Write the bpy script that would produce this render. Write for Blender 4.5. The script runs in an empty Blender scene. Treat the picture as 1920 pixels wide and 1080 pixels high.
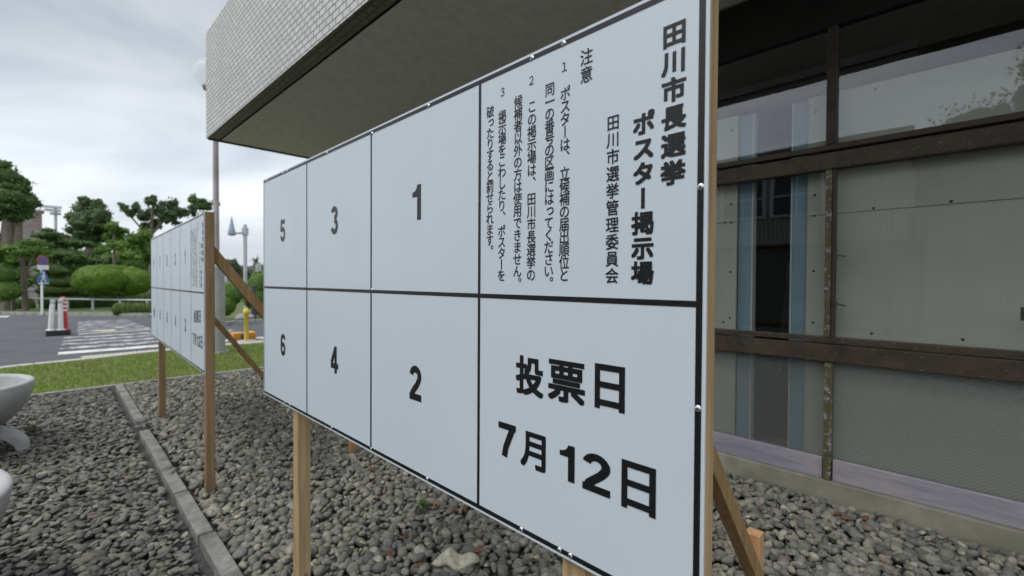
import bpy, bmesh, math, random
import numpy as np
from mathutils import Vector, Matrix
R = math.radians
random.seed(7); rng = np.random.default_rng(11)
S = bpy.context.scene
C = S.collection
PI = math.pi

# ------------------------------------------------------------------ camera
F, YAW, PIT, ROL = 0.8526, 0.7886, -0.0144, 0.0057
CAMZ = 1.21
cy_, sy_ = math.cos(YAW), math.sin(YAW)
fw = Vector((sy_*math.cos(PIT), cy_*math.cos(PIT), math.sin(PIT)))
rt0 = Vector((cy_, -sy_, 0)); up0 = rt0.cross(fw)
rt = rt0*math.cos(ROL)+up0*math.sin(ROL); up = -rt0*math.sin(ROL)+up0*math.cos(ROL)
cd = bpy.data.cameras.new('camera'); cam = bpy.data.objects.new('camera', cd); C.objects.link(cam)
cam.matrix_world = Matrix(((rt.x, up.x, -fw.x, 0), (rt.y, up.y, -fw.y, 0), (rt.z, up.z, -fw.z, CAMZ), (0, 0, 0, 1)))
cd.sensor_width = 36; cd.lens = F*1000*36/1920; cd.clip_start = 0.02; cd.clip_end = 2000
cd.dof.use_dof = True; cd.dof.focus_distance = 0.98; cd.dof.aperture_fstop = 4.0
S.camera = cam

# ------------------------------------------------------------------ world, sun, exposure
SUN_EL, SUN_AZ = R(58), R(-82)          # azimuth from +Y towards +X
w = bpy.data.worlds.new('World'); S.world = w; w.use_nodes = True
nt = w.node_tree; N = nt.nodes; L = nt.links
bg = N['Background']; bg.inputs['Strength'].default_value = 0.12
sky = N.new('ShaderNodeTexSky'); sky.sky_type = 'NISHITA'; sky.sun_disc = False
sky.sun_elevation = SUN_EL; sky.sun_rotation = SUN_AZ; sky.air_density = 1.2; sky.dust_density = 3.0
tc = N.new('ShaderNodeTexCoord'); mp = N.new('ShaderNodeMapping'); mp.inputs['Scale'].default_value = (1.0, 1.0, 3.2)
mp.inputs['Rotation'].default_value = (0, 0, R(40))
n1 = N.new('ShaderNodeTexNoise'); n1.inputs['Scale'].default_value = 1.9; n1.inputs['Detail'].default_value = 5; n1.inputs['Roughness'].default_value = .5; n1.inputs['Distortion'].default_value = .4
cr = N.new('ShaderNodeValToRGB')
cr.color_ramp.elements[0].position = .36; cr.color_ramp.elements[0].color = (4.9, 5.4, 6.1, 1)
cr.color_ramp.elements[1].position = .66; cr.color_ramp.elements[1].color = (9.0, 9.4, 9.7, 1)
dotn = N.new('ShaderNodeVectorMath'); dotn.operation = 'DOT_PRODUCT'
bd = Vector((-.80, -.40, .45)).normalized()      # the overcast is brightest over the forecourt, where the sun stands behind it
dotn.inputs[1].default_value = bd
mr = N.new('ShaderNodeMapRange'); mr.inputs['From Min'].default_value = -.15; mr.inputs['From Max'].default_value = .75
mr.inputs['To Min'].default_value = .70; mr.inputs['To Max'].default_value = 1.55
sc1 = N.new('ShaderNodeVectorMath'); sc1.operation = 'SCALE'
mx = N.new('ShaderNodeMixRGB'); mx.inputs['Fac'].default_value = .88
L.new(tc.outputs['Generated'], mp.inputs['Vector']); L.new(mp.outputs[0], n1.inputs['Vector']); L.new(n1.outputs['Fac'], cr.inputs[0])
L.new(tc.outputs['Generated'], dotn.inputs[0]); L.new(dotn.outputs['Value'], mr.inputs['Value'])
sepz = N.new('ShaderNodeSeparateXYZ'); L.new(tc.outputs['Generated'], sepz.inputs[0])
zr = N.new('ShaderNodeValToRGB'); ze = zr.color_ramp.elements; zr.color_ramp.interpolation = 'EASE'
for p_, v_ in ((.3, .96), (.38, .72), (.5, .68), (.75, .85)): ze.new(p_)
for e_, (p_, v_) in zip(ze, ((0, 1.0), (.20, 1.0), (.36, .74), (.5, .68), (.75, .85), (1, .95))): e_.position = p_; e_.color = (v_, v_, v_, 1)
mm_ = N.new('ShaderNodeMath'); mm_.operation = 'MULTIPLY'; L.new(sepz.outputs['Z'], zr.inputs[0]); L.new(zr.outputs[0], mm_.inputs[0]); L.new(mr.outputs[0], mm_.inputs[1])
L.new(cr.outputs[0], sc1.inputs[0]); L.new(mm_.outputs[0], sc1.inputs['Scale'])
L.new(sky.outputs[0], mx.inputs[1]); L.new(sc1.outputs[0], mx.inputs[2]); L.new(mx.outputs[0], bg.inputs['Color'])
sd = bpy.data.lights.new('sun', 'SUN'); sd.energy = 0.95; sd.angle = R(30); sd.color = (1, .97, .92)
so = bpy.data.objects.new('sun', sd); C.objects.link(so)
sdir = Vector((math.sin(SUN_AZ)*math.cos(SUN_EL), math.cos(SUN_AZ)*math.cos(SUN_EL), math.sin(SUN_EL)))
so.rotation_euler = sdir.to_track_quat('Z', 'Y').to_euler(); so.location = (0, 0, 30)
S.view_settings.view_transform = 'Standard'; S.view_settings.look = 'None'; S.view_settings.gamma = 1
S.view_settings.exposure = 0.55
S.cycles.max_bounces = 8; S.cycles.transparent_max_bounces = 12

# ------------------------------------------------------------------ helpers
def ray(px, py):
    return fw + rt*((px-960)/(F*1000)) - up*((py-540)/(F*1000))
def pix(px, py, Y):
    d = ray(px, py); return Vector((0, 0, CAMZ)) + d*(Y/d.y)
def gz(y):                                   # ground height: level to y=9, then the street falls gently
    return 0.0 if y < 9 else -.021*(min(y, 60)-9)
def ppm(Y, px=150): return F*1000/(pix(px, 530, Y)-Vector((0, 0, CAMZ))).dot(fw)

def tag(o, label=None, cat=None, group=None, kind=None):
    if label: o['label'] = label
    if cat: o['category'] = cat
    if group: o['group'] = group
    if kind: o['kind'] = kind
    return o
def empty(name, loc, label, cat, group=None, rz=0):
    o = bpy.data.objects.new(name, None); C.objects.link(o); o.location = loc; o.rotation_euler = (0, 0, rz)
    o.empty_display_size = .1
    return tag(o, label, cat, group)

class MB:
    """collects shapes (world coordinates) and builds ONE mesh object"""
    def __init__(s): s.v = []; s.f = []; s.m = []; s.sm = []
    def add(s, vs, fs, m=0, smooth=False):
        b = len(s.v); s.v += [tuple(p) for p in vs]
        for f in fs: s.f.append([b+i for i in f]); s.m.append(m); s.sm.append(smooth)
        return s
    def box(s, a, b, m=0, M=None):
        x0, y0, z0 = a; x1, y1, z1 = b
        vs = [Vector(p) for p in ((x0,y0,z0),(x1,y0,z0),(x1,y1,z0),(x0,y1,z0),(x0,y0,z1),(x1,y0,z1),(x1,y1,z1),(x0,y1,z1))]
        if M: vs = [M @ p for p in vs]
        return s.add(vs, [(0,3,2,1),(4,5,6,7),(0,1,5,4),(1,2,6,5),(2,3,7,6),(3,0,4,7)], m)
    def bar(s, p, q, wa, wb, side=(0, 1, 0), m=0):
        """rectangular bar p->q, width wa along `side`, wb across"""
        p = Vector(p); q = Vector(q); d = (q-p).normalized(); a = Vector(side); a = (a-d*a.dot(d)).normalized(); b = d.cross(a)
        vs = [c + a*sa*wa/2 + b*sb*wb/2 for c in (p, q) for sa, sb in ((-1,-1),(1,-1),(1,1),(-1,1))]
        return s.add(vs, [(0,1,2,3),(7,6,5,4),(0,4,5,1),(1,5,6,2),(2,6,7,3),(3,7,4,0)], m)
    def tube(s, pts, rad, n=12, m=0, caps=True):
        pts = [Vector(p) for p in pts]; rad = rad if hasattr(rad, '__len__') else [rad]*len(pts)
        vs = []; fs = []; ref = None
        for i, p in enumerate(pts):
            d = (pts[min(i+1, len(pts)-1)]-pts[max(i-1, 0)]).normalized()
            a = Vector((0, 0, 1)) if abs(d.z) < .9 else Vector((1, 0, 0))
            if ref is not None: a = ref
            a = (a-d*a.dot(d)).normalized(); ref = a; b = d.cross(a)
            for k in range(n):
                t = 2*PI*k/n; vs.append(p+(a*math.cos(t)+b*math.sin(t))*rad[i])
        for i in range(len(pts)-1):
            for k in range(n): fs.append((i*n+k, i*n+(k+1) % n, (i+1)*n+(k+1) % n, (i+1)*n+k))
        s.add(vs, fs, m, True)
        if caps:
            s.add(vs[:n], [tuple(range(n-1, -1, -1))], m); s.add(vs[-n:], [tuple(range(n))], m)
        return s
    def lathe(s, c, prof, n=32, m=0, a0=0, a1=2*PI, sx=1, sy=1):
        c = Vector(c); full = abs(a1-a0-2*PI) < 1e-6; k = n if full else n+1; vs = []; fs = []
        for r, z in prof:
            for i in range(k):
                t = a0+(a1-a0)*i/n; vs.append(c+Vector((r*math.cos(t)*sx, r*math.sin(t)*sy, z)))
        for j in range(len(prof)-1):
            for i in range(n):
                i2 = (i+1) % k; fs.append((j*k+i, j*k+i2, (j+1)*k+i2, (j+1)*k+i))
        return s.add(vs, fs, m, True)
    def poly(s, pts, z0, z1, m=0):
        n = len(pts); vs = [(x, y, z0) for x, y in pts]+[(x, y, z1) for x, y in pts]
        return s.add(vs, [tuple(range(n-1, -1, -1)), tuple(range(n, 2*n))]+[(i, (i+1) % n, n+(i+1) % n, n+i) for i in range(n)], m)
    def build(s, name, mat, parent=None, bevel=0, seg=2):
        me = bpy.data.meshes.new(name); me.from_pydata(s.v, [], s.f)
        mats = mat if isinstance(mat, (list, tuple)) else [mat]
        for q in mats: me.materials.append(q)
        me.polygons.foreach_set('material_index', s.m); me.polygons.foreach_set('use_smooth', s.sm); me.update()
        o = bpy.data.objects.new(name, me); C.objects.link(o)
        if parent is not None:
            o.parent = parent
            M = parent_matrix(parent).inverted(); me.transform(M)
        if bevel:
            b = o.modifiers.new('bevel', 'BEVEL'); b.width = bevel; b.segments = seg; b.limit_method = 'ANGLE'; b.angle_limit = R(40)
        return o
def parent_matrix(o):
    M = Matrix.Translation(o.location) @ o.rotation_euler.to_matrix().to_4x4()
    return (parent_matrix(o.parent) @ M) if o.parent else M

def npmesh(name, V, Fc, mat, parent=None, attr=None, smooth=False):
    """V (n,3), Fc (m,k) uniform face arrays, attr (n,4) point colours"""
    me = bpy.data.meshes.new(name); n, k = len(V), Fc.shape[1]
    if parent is not None:
        M = np.array(parent_matrix(parent).inverted()); V = V @ M[:3, :3].T + M[:3, 3]
    me.vertices.add(n); me.vertices.foreach_set('co', np.ascontiguousarray(V, dtype=np.float32).ravel())
    me.loops.add(Fc.size); me.loops.foreach_set('vertex_index', Fc.astype(np.int32).ravel())
    me.polygons.add(len(Fc)); me.polygons.foreach_set('loop_start', np.arange(0, Fc.size, k, dtype=np.int32))
    me.update(calc_edges=True)
    me.polygons.foreach_set('use_smooth', np.full(len(Fc), smooth))
    if attr is not None:
        a = me.color_attributes.new('tint', 'FLOAT_COLOR', 'POINT'); a.data.foreach_set('color', attr.astype(np.float32).ravel())
    me.materials.append(mat); me.validate()
    o = bpy.data.objects.new(name, me); C.objects.link(o)
    if parent is not None: o.parent = parent
    return o

# ------------------------------------------------------------------ materials
class Mat:
    def __init__(s, name, rough=.7, spec=.5, col=(.5, .5, .5), metal=0):
        s.m = bpy.data.materials.new(name); s.m.use_nodes = True; s.t = s.m.node_tree; s.N = s.t.nodes; s.L = s.t.links
        s.b = s.N['Principled BSDF']; s.b.inputs['Roughness'].default_value = rough
        s.b.inputs['Specular IOR Level'].default_value = spec; s.b.inputs['Metallic'].default_value = metal
        s.b.inputs['Base Color'].default_value = (*col, 1)
        s.tc = s.N.new('ShaderNodeTexCoord')
    def node(s, t, **k):
        n = s.N.new(t)
        for a, v in k.items(): setattr(n, a, v)
        return n
    def vec(s, scale=(1, 1, 1), rot=(0, 0, 0), src='Object'):
        m = s.node('ShaderNodeMapping'); m.inputs['Scale'].default_value = scale; m.inputs['Rotation'].default_value = rot
        s.L.new(s.tc.outputs[src], m.inputs['Vector']); return m.outputs[0]
    def noise(s, sc, det=4, rough=.55, vec=None, dist=0):
        n = s.node('ShaderNodeTexNoise'); n.inputs['Scale'].default_value = sc; n.inputs['Detail'].default_value = det
        n.inputs['Roughness'].default_value = rough; n.inputs['Distortion'].default_value = dist
        s.L.new(vec if vec is not None else s.vec(), n.inputs['Vector']); return n.outputs['Fac']
    def ramp(s, fac, stops):
        r = s.node('ShaderNodeValToRGB'); e = r.color_ramp.elements
        while len(e) < len(stops): e.new(.5)
        for i, (p, c) in enumerate(stops): e[i].position = p; e[i].color = (*c, 1) if len(c) == 3 else c
        s.L.new(fac, r.inputs[0]); return r.outputs[0]
    def mix(s, fac, a, b, mode='MIX'):
        m = s.node('ShaderNodeMixRGB', blend_type=mode)
        for i, x in ((0, fac), (1, a), (2, b)):
            if isinstance(x, (int, float)): m.inputs[i].default_value = x if i == 0 else (x, x, x, 1)
            elif isinstance(x, tuple): m.inputs[i].default_value = (*x, 1)
            else: s.L.new(x, m.inputs[i])
        return m.outputs[0]
    def col(s, c): s.L.new(c, s.b.inputs['Base Color']); return s
    def bump(s, h, st=.3, d=.01):
        b = s.node('ShaderNodeBump'); b.inputs['Strength'].default_value = st; b.inputs['Distance'].default_value = d
        s.L.new(h, b.inputs['Height']); s.L.new(b.outputs[0], s.b.inputs['Normal']); return s
    def rough(s, c): s.L.new(c, s.b.inputs['Roughness']); return s

def noisy(name, c1, c2, sc, rough=.8, bump=.2, bd=.004, det=5, spec=.3, c3=None, metal=0):
    q = Mat(name, rough, spec, metal=metal); f = q.noise(sc, det)
    c = q.ramp(f, [(.3, c1), (.7, c2)])
    if c3: c = q.mix(q.ramp(q.noise(sc*.23, 3), [(.45, (0, 0, 0)), (.65, (1, 1, 1))]), c, c3)
    q.col(c)
    if bump: q.bump(q.noise(sc*4, 4), bump, bd)
    return q.m
def wood(name, c1, c2, axis=2, rough=.7):
    q = Mat(name, rough, .3); sc = [60, 60, 60]; sc[axis] = 2.2
    v = q.vec(tuple(sc)); f = q.noise(1.0, 5, .6, v, .6)
    g = q.noise(3.5, 2)
    c = q.mix(q.ramp(g, [(.35, (0, 0, 0)), (.7, (1, 1, 1))]), q.ramp(f, [(.3, c1), (.62, c2)]), q.ramp(f, [(.3, tuple(x*.82 for x in c1)), (.6, tuple(x*.86 for x in c2))]))
    sc2 = [9, 9, 9]; sc2[axis] = 2.6
    vo = q.node('ShaderNodeTexVoronoi'); q.L.new(q.vec(tuple(sc2)), vo.inputs['Vector']); vo.inputs['Scale'].default_value = 1.0
    knot = q.ramp(vo.outputs['Distance'], [(.06, (1, 1, 1)), (.13, (0, 0, 0))])
    c = q.mix(knot, c, tuple(x*.35 for x in c1))
    sp = q.node('ShaderNodeSeparateXYZ'); q.L.new(q.tc.outputs['Object'], sp.inputs[0])       # soil splashed on the foot of the timber
    ad = q.node('ShaderNodeMath', operation='MULTIPLY_ADD'); q.L.new(q.noise(14, 4), ad.inputs[0]); ad.inputs[1].default_value = .16; q.L.new(sp.outputs['Z'], ad.inputs[2])
    c = q.mix(q.ramp(ad.outputs[0], [(.10, (.75, .75, .75)), (.20, (0, 0, 0))]), c, (.12, .095, .065))
    q.col(c).bump(f, .25, .002); return q.m

M_wood = wood('pine_timber', (.27, .17, .08), (.44, .31, .165))
M_woodb = wood('weathered_pine_timber', (.175, .105, .05), (.28, .18, .095))
M_brace = wood('brace_timber', (.22, .13, .055), (.34, .22, .10), axis=2)
M_stake = wood('stake_timber', (.42, .22, .10), (.55, .32, .16))
def board_white():
    q = Mat('white_board_sheet', .42, .4); f = q.noise(260, 2)
    sm = q.ramp(q.noise(1.0, 4, .6, q.vec((2, 26, 1.6))), [(.52, (0, 0, 0)), (.75, (.30, .30, .30))])
    q.rough(q.ramp(q.noise(5, 5), [(.3, (.34, .34, .34)), (.7, (.52, .52, .52))]))
    q.col(q.mix(q.mix(.5, sm, q.ramp(q.noise(3, 3), [(.3, (0, 0, 0)), (.7, (1, 1, 1))])), (.52, .57, .615), (.49, .54, .58))).bump(f, .06, .0006); return q.m
M_white = board_white()
M_edge = Mat('board_sheet_edge', .5, .4, (.78, .8, .82)).m
M_black = noisy('black_print', (.005, .0055, .007), (.009, .0095, .011), 50, .40, .05, .0005, spec=.35)
M_screw = Mat('zinc_screw', .3, .6, (.6, .6, .62), .9).m
M_slot = Mat('screw_recess', .6, .3, (.03, .03, .03)).m

# ------------------------------------------------------------------ ground and street
def tess(x0, x1, y0, y1, z=0.0, step=1.0):
    mb = MB(); ys = [y0]; 
    for b in (9, 60):
        if y0 < b < y1: ys.append(b)
    ys.append(y1)
    for a, b in zip(ys, ys[1:]): mb.add([(x0, a, gz(a)+z), (x1, a, gz(a)+z), (x1, b, gz(b)+z), (x0, b, gz(b)+z)], [(0, 1, 2, 3)])
    return mb
M_soil = noisy('bare_earth', (.05, .045, .035), (.11, .10, .08), 6, .95, .5, .02)
tag(tess(-400, 400, -200, 900, -.06).build('ground', M_soil), kind='structure')
def asphalt():
    q = Mat('asphalt', .85, .3); f = q.noise(90, 6, .7); g = q.noise(1.1, 4)
    c = q.ramp(f, [(.3, (.055, .058, .062)), (.7, (.13, .135, .14))])
    c = q.mix(q.ramp(g, [(.35, (0, 0, 0)), (.7, (1, 1, 1))]), c, q.mix(1.0, c, (.72, .74, .78), 'MULTIPLY'))
    q.col(c).bump(f, .4, .004); return q.m
M_asph = asphalt()
tag(tess(-60, 60, 8.3, 34, -.03).build('road', M_asph), kind='structure')
M_gbase = noisy('gravel_bedding', (.035, .034, .033), (.10, .098, .095), 30, .95, .8, .015)
tag(tess(-9, 3.0, -6, 6.78, -.022).build('gravel_bedding', M_gbase), kind='structure')
# lawn with a curved far edge
far = [(-9, 6.9), (-5, 8.0), (-2.6, 8.65), (-.9, 9.02), (-.2, 9.2), (.3, 9.26), (.7, 9.36), (1.1, 9.52), (2.1, 9.6), (3.0, 9.5), (4.5, 9.4), (9, 9.3)]
def lawn_y(x):
    return float(np.interp(x, [p[0] for p in far], [p[1] for p in far]))
def near_y(x): return 6.78-.0*x
mb = MB()
for (xa, ya), (xb, yb) in zip(far, far[1:]):
    mb.add([(xa, 6.80, .0), (xb, 6.80, .0), (xb, min(yb, 9), 0.0), (xa, min(ya, 9), 0.0)], [(0, 1, 2, 3)])
    if yb > 9 or ya > 9:
        mb.add([(xa, min(ya, 9), 0), (xb, min(yb, 9), 0), (xb, yb, gz(yb)), (xa, ya, gz(ya))], [(0, 1, 2, 3)])
def lawnmat():
    q = Mat('lawn_turf', .9, .2); f = q.noise(40, 5, .7); g = q.noise(1.6, 3)
    c = q.ramp(f, [(.3, (.10, .15, .03)), (.7, (.20, .27, .07))])
    q.col(q.mix(q.ramp(g, [(.4, (0, 0, 0)), (.62, (1, 1, 1))]), c, (.19, .18, .085))).bump(f, .8, .02); return q.m
M_lawn = lawnmat(); tag(mb.build('lawn', M_lawn), kind='structure')
def grass_blades(name, x0, x1, fy0, fy1, dens, hh, z=0.0):
    A = rng.uniform(x0, x1, int(dens*(x1-x0)*3.0)); Bv = rng.uniform(6.8, 9.7, len(A))
    if fy1 is not None: ok = Bv < np.interp(A, [p[0] for p in far], [p[1] for p in far])-.03
    A = A[ok]; Bv = Bv[ok]; n = len(A)
    h = rng.uniform(.4, 1, n)*hh; th = rng.uniform(0, 2*PI, n); wd = .0035+.003*rng.random(n); lx = rng.normal(0, .4, n)*h; ly = rng.normal(0, .4, n)*h
    zz = np.where(Bv > 9, -.021*(Bv-9), 0)
    V = np.zeros((n, 3, 3)); V[:, 0] = np.stack([A-np.cos(th)*wd, Bv-np.sin(th)*wd, zz], 1); V[:, 1] = np.stack([A+np.cos(th)*wd, Bv+np.sin(th)*wd, zz], 1)
    V[:, 2] = np.stack([A+lx, Bv+ly, zz+h], 1)
    dry = (rng.random(n) < .22)[:, None]; c = np.where(dry, np.array([.36, .34, .15]), np.array([.185, .27, .05]))*rng.uniform(.7, 1.35, (n, 1))
    col = np.concatenate([np.repeat(c, 3, 0), np.ones((3*n, 1))], 1)
    return npmesh(name, V.reshape(-1, 3), np.arange(3*n).reshape(-1, 3), M_leaf, attr=col)
def leafmat(name, rough=.6, trans=.35):
    q = Mat(name, rough, .3); a = q.node('ShaderNodeAttribute'); a.attribute_name = 'tint'
    q.L.new(a.outputs['Color'], q.b.inputs['Base Color'])
    t = q.node('ShaderNodeBsdfTranslucent'); q.L.new(a.outputs['Color'], t.inputs['Color'])
    m = q.node('ShaderNodeMixShader'); m.inputs[0].default_value = trans
    q.L.new(q.b.outputs[0], m.inputs[1]); q.L.new(t.outputs[0], m.inputs[2]); q.L.new(m.outputs[0], q.N['Material Output'].inputs[0]); return q.m
M_leaf = leafmat('leaf')
tag(grass_blades('grass', -2.2, 6.5, 0, 1, 2600, .042), 'short mown lawn grass between the grey pebbles and the road kerb', 'grass', kind='stuff')
M_conc = noisy('concrete', (.22, .22, .205), (.36, .355, .33), 22, .9, .35, .003, c3=(.17, .17, .155))
M_kerb = noisy('pale_kerb_stone', (.36, .35, .31), (.50, .48, .43), 14, .9, .3, .004)
# edging between pebbles and lawn
e = MB(); e.box((-6, 6.745, -.05), (3.02, 6.80, .022)); tag(e.build('lawn_edging', M_conc, bevel=.004), 'thin concrete edging strip dividing the pebbles from the lawn', 'edging')
# stone kerb along the road side of the lawn, one object per stone
krt = empty('lawn_kerb', (0, 9.3, 0), 'pale curved stone kerb between the lawn and the road', 'kerb')
xs = -6.0
while xs < 7:
    xe = xs+.58; a = Vector((xs, lawn_y(xs)+.07, gz(9.3))); b = Vector((xe-.012, lawn_y(xe)+.07, gz(9.3)))
    MB().bar(a+Vector((0, 0, -.05)), b+Vector((0, 0, -.05)), .14, .15, side=(0, 1, 0)).build('kerb_stone', M_kerb, krt, bevel=.008); xs = xe
def paintmat(name, c, wear=.5):
    q = Mat(name, .75, .3); f = q.noise(26, 6, .75); g = q.noise(4, 3)
    k = q.mix(.45, f, g)
    k = q.ramp(k, [(wear-.05, (1, 1, 1)), (wear+.03, (0, 0, 0))])
    q.col(q.mix(k, (.085, .088, .092), c)).bump(f, .3, .003); return q.m
M_paint = paintmat('worn_road_paint', (.58, .59, .59), .498); M_paint2 = paintmat('road_paint', (.62, .62, .60), .56)
M_tact = noisy('tactile_paving', (.40, .38, .31), (.52, .49, .40), 20, .85, .4, .004)
cr_ = empty('zebra_crossing', (1, 14, gz(14)), 'worn white zebra crossing over the asphalt road', 'crossing')
def slab_on(x0, x1, y0, y1, z, mat, name, parent, skew=0):
    mb = MB(); mb.add([(x0, y0, gz(y0)+z), (x1, y0, gz(y0)+z), (x1+skew, y1, gz(y1)+z), (x0+skew, y1, gz(y1)+z)], [(0, 1, 2, 3)]); return mb.build(name, mat, parent)
for k, y in enumerate([10.75, 11.65, 12.55, 13.45, 14.35]):
    x0 = .03+.03*(y-10.9); slab_on(x0, 3.3, y, y+.45, -.024, M_paint2 if k == 0 else M_paint, 'stripe', cr_, .02)
for y in [16.4, 17.4, 18.4, 19.5, 20.6, 21.7]:
    x0 = .42+.03*(y-17); slab_on(x0, 1.9, y, y+.5, -.024, M_paint, 'stripe', cr_, .02)
md = empty('median_kerb', (1.5, 15.6, gz(15.6)), 'low beige median strip across the middle of the zebra crossing', 'kerb')
mb = MB(); mb.bar(Vector((.42, 15.35, gz(15.4)-.02)), Vector((5, 16.0, gz(15.9)-.02)), .16, .05, side=(0, 1, 0)); mb.build('kerb_line', M_kerb, md, bevel=.01)
mb = MB(); mb.box((.85, 15.62, gz(15.6)-.03), (1.12, 16.1, gz(15.6)+.015)); mb.build('tactile_block', M_tact, md)
tp = MB(); tp.bar(Vector((.30, 9.95, gz(9.9)-.035)), Vector((3.2, 10.25, gz(10.1)-.035)), .22, .035, side=(0, 1, 0))
for i in range(46): 
    x = .34+i*.0615; tp.box((x, 9.9+.1*(x-.3), gz(9.9)-.02), (x+.03, 10.06+.1*(x-.3), gz(9.9)-.012))
tag(tp.build('tactile_paving', M_tact), 'ribbed beige tactile paving strip at the near end of the crossing', 'paving')
tag(slab_on(-1.95, -1.43, 29.2, 31.0, -.024, M_paint2, 'stop_line', None), 'short white painted line on the far left of the road', 'road marking')
# far kerb, verge, beds
def kerb_line(pts, w=.15, h=.13, name='street_kerb', label='', mat=None):
    mb = MB()
    for a, b in zip(pts, pts[1:]):
        mb.bar(Vector((*a, gz(a[1])+h/2-.03)), Vector((*b, gz(b[1])+h/2-.03)), w, h, side=(0, 1, 0))
    return tag(mb.build(name, mat or M_conc), label, 'kerb')
kerb_line([(-14, 56), (-1.9, 33.7), (-.04, 29.6), (1.81, 25.9), (2.9, 24.4)], label='grey kerb along the far side of the road below the railing')
kerb_line([(2.9, 24.4), (3.05, 17), (3.3, 15.6), (4.78, 15.95), (14, 18)], label='grey kerb in front of the round bushes on the right')
M_verge = noisy('planted_verge', (.06, .085, .03), (.13, .15, .06), 3, .95, .6, .03)
mb = MB()
for q4 in ([(-14, 56), (-1.9, 33.7), (20, 60), (-14, 60)], [(-1.9, 33.7), (-.04, 29.6), (1.81, 25.9), (20, 60)], [(1.81, 25.9), (2.9, 24.4), (14, 40), (20, 60)], [(2.9, 24.4), (3.05, 17), (14, 18), (14, 40)], [(3.05, 17), (3.3, 15.6), (4.78, 15.95), (14, 18)], [(14, 18), (60, 30), (60, 60), (14, 40)]):
    mb.add([(x, y, gz(y)+.03) for x, y in q4], [(0, 1, 2, 3)])
tag(mb.build('planted_verge', M_verge), kind='structure')

# ------------------------------------------------------------------ pebbles
def ico(sub):
    bm = bmesh.new(); bmesh.ops.create_icosphere(bm, subdivisions=sub, radius=1)
    V = np.array([v.co[:] for v in bm.verts]); Fc = np.array([[v.index for v in f.verts] for f in bm.faces]); bm.free(); return V, Fc
IV, IF = ico(2)
def shapes(k=14):
    out = []
    for i in range(k):
        V = IV.copy(); d = rng.normal(size=(5, 3)); d /= np.linalg.norm(d, axis=1)[:, None]
        for q in d:
            t = V@q; V -= np.clip(t-rng.uniform(.55, .85), 0, None)[:, None]*q*.8
        V += .05*np.sin(V[:, [1, 2, 0]]*rng.uniform(2, 4, 3)+rng.uniform(0, 6, 3)); out.append(V)
    return np.array(out)
SH = shapes()
PAL = .18*np.array([(.18, .178, .168)])+.82*np.array([(.16, .16, .15), (.21, .208, .19), (.12, .122, .12), (.25, .24, .215), (.09, .095, .10), (.19, .18, .15), (.30, .285, .24), (.16, .175, .18), (.19, .135, .105), (.38, .37, .33)])
PW = np.array([.22, .19, .16, .11, .10, .08, .05, .05, .008, .02]); PW /= PW.sum()
def pebbles(name, pts, size, flat, zlo, zhi, mat, tilt=.35, dark=.88):
    n = len(pts); a = size[0]+(size[1]-size[0])*rng.random(n)**1.6
    b = a*rng.uniform(.6, .95, n); c = a*rng.uniform(flat[0], flat[1], n)
    V = SH[rng.integers(0, len(SH), n)]*np.stack([a, b, c], 1)[:, None, :]
    th = rng.uniform(0, 2*PI, n); tx = rng.normal(0, tilt, n); ty = rng.normal(0, tilt, n)
    def rot(ax, t):
        M = np.zeros((n, 3, 3)); c_, s_ = np.cos(t), np.sin(t); i, j = [(1, 2), (2, 0), (0, 1)][ax]
        M[:, ax, ax] = 1; M[:, i, i] = c_; M[:, j, j] = c_; M[:, i, j] = -s_; M[:, j, i] = s_; return M
    Rm = rot(2, th)@rot(0, tx)@rot(1, ty)
    V = np.einsum('nij,nkj->nki', Rm, V)
    V[:, :, 0] += pts[:, 0][:, None]; V[:, :, 1] += pts[:, 1][:, None]; V[:, :, 2] += rng.uniform(zlo, zhi, n)[:, None]
    col = PAL[rng.choice(len(PAL), n, p=PW)]*rng.uniform(.8, 1.2, (n, 1))*dark*np.array([1.04, 1.0, .91])
    col = np.repeat(np.concatenate([col, rng.random((n, 1))], 1), len(IV), 0)
    Fc = (IF[None]+np.arange(n)[:, None, None]*len(IV)).reshape(-1, 3)
    return npmesh(name, V.reshape(-1, 3), Fc, mat, attr=col, smooth=True)
def grid(x0, x1, y0, y1, sp):
    X, Y = np.meshgrid(np.arange(x0, x1, sp), np.arange(y0, y1, sp)); P = np.stack([X.ravel(), Y.ravel()], 1)
    return P+rng.uniform(-.5, .5, P.shape)*sp*.95
def stonemat():
    q = Mat('river_pebble', .75, .35); a = q.node('ShaderNodeAttribute'); a.attribute_name = 'tint'
    f = q.noise(70, 4, .6); g = q.noise(14, 3)
    c = q.mix(.75, a.outputs['Color'], q.ramp(f, [(.3, (.55, .55, .55)), (.7, (1.35, 1.35, 1.3))]), 'MULTIPLY')
    c = q.mix(q.ramp(g, [(.55, (0, 0, 0)), (.75, (.35, .35, .35))]), c, (.20, .19, .17))
    q.col(c).bump(f, .25, .002); return q.m
M_stone = stonemat()
KX0, KX1 = .460, .526
def keep(P, lo, hi):
    return P[(P[:, 0] > lo) & (P[:, 0] < hi) & (P[:, 1] < 6.72)]
Pr = grid(.56, 2.98, -1.4, 6.72, .0345); Pr2 = grid(.56, 2.97, -1.4, 6.7, .042)
Pl = grid(-2.4, .43, .2, 6.72, .036); Pl2 = grid(-2.4, .43, .2, 6.7, .045)
Pa = np.concatenate([pebbles_ for pebbles_ in (keep(Pr, .55, 2.985), keep(Pr2, .55, 2.975))])
tag(pebbles('pebbles', Pa, (.0125, .036), (.40, .72), -.008, .022, M_stone), 'rounded grey river pebbles under the poster boards beside the building', 'pebbles', kind='stuff')
Pb = np.concatenate([keep(Pl, -2.4, .43), keep(Pl2, -2.4, .43)])
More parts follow.
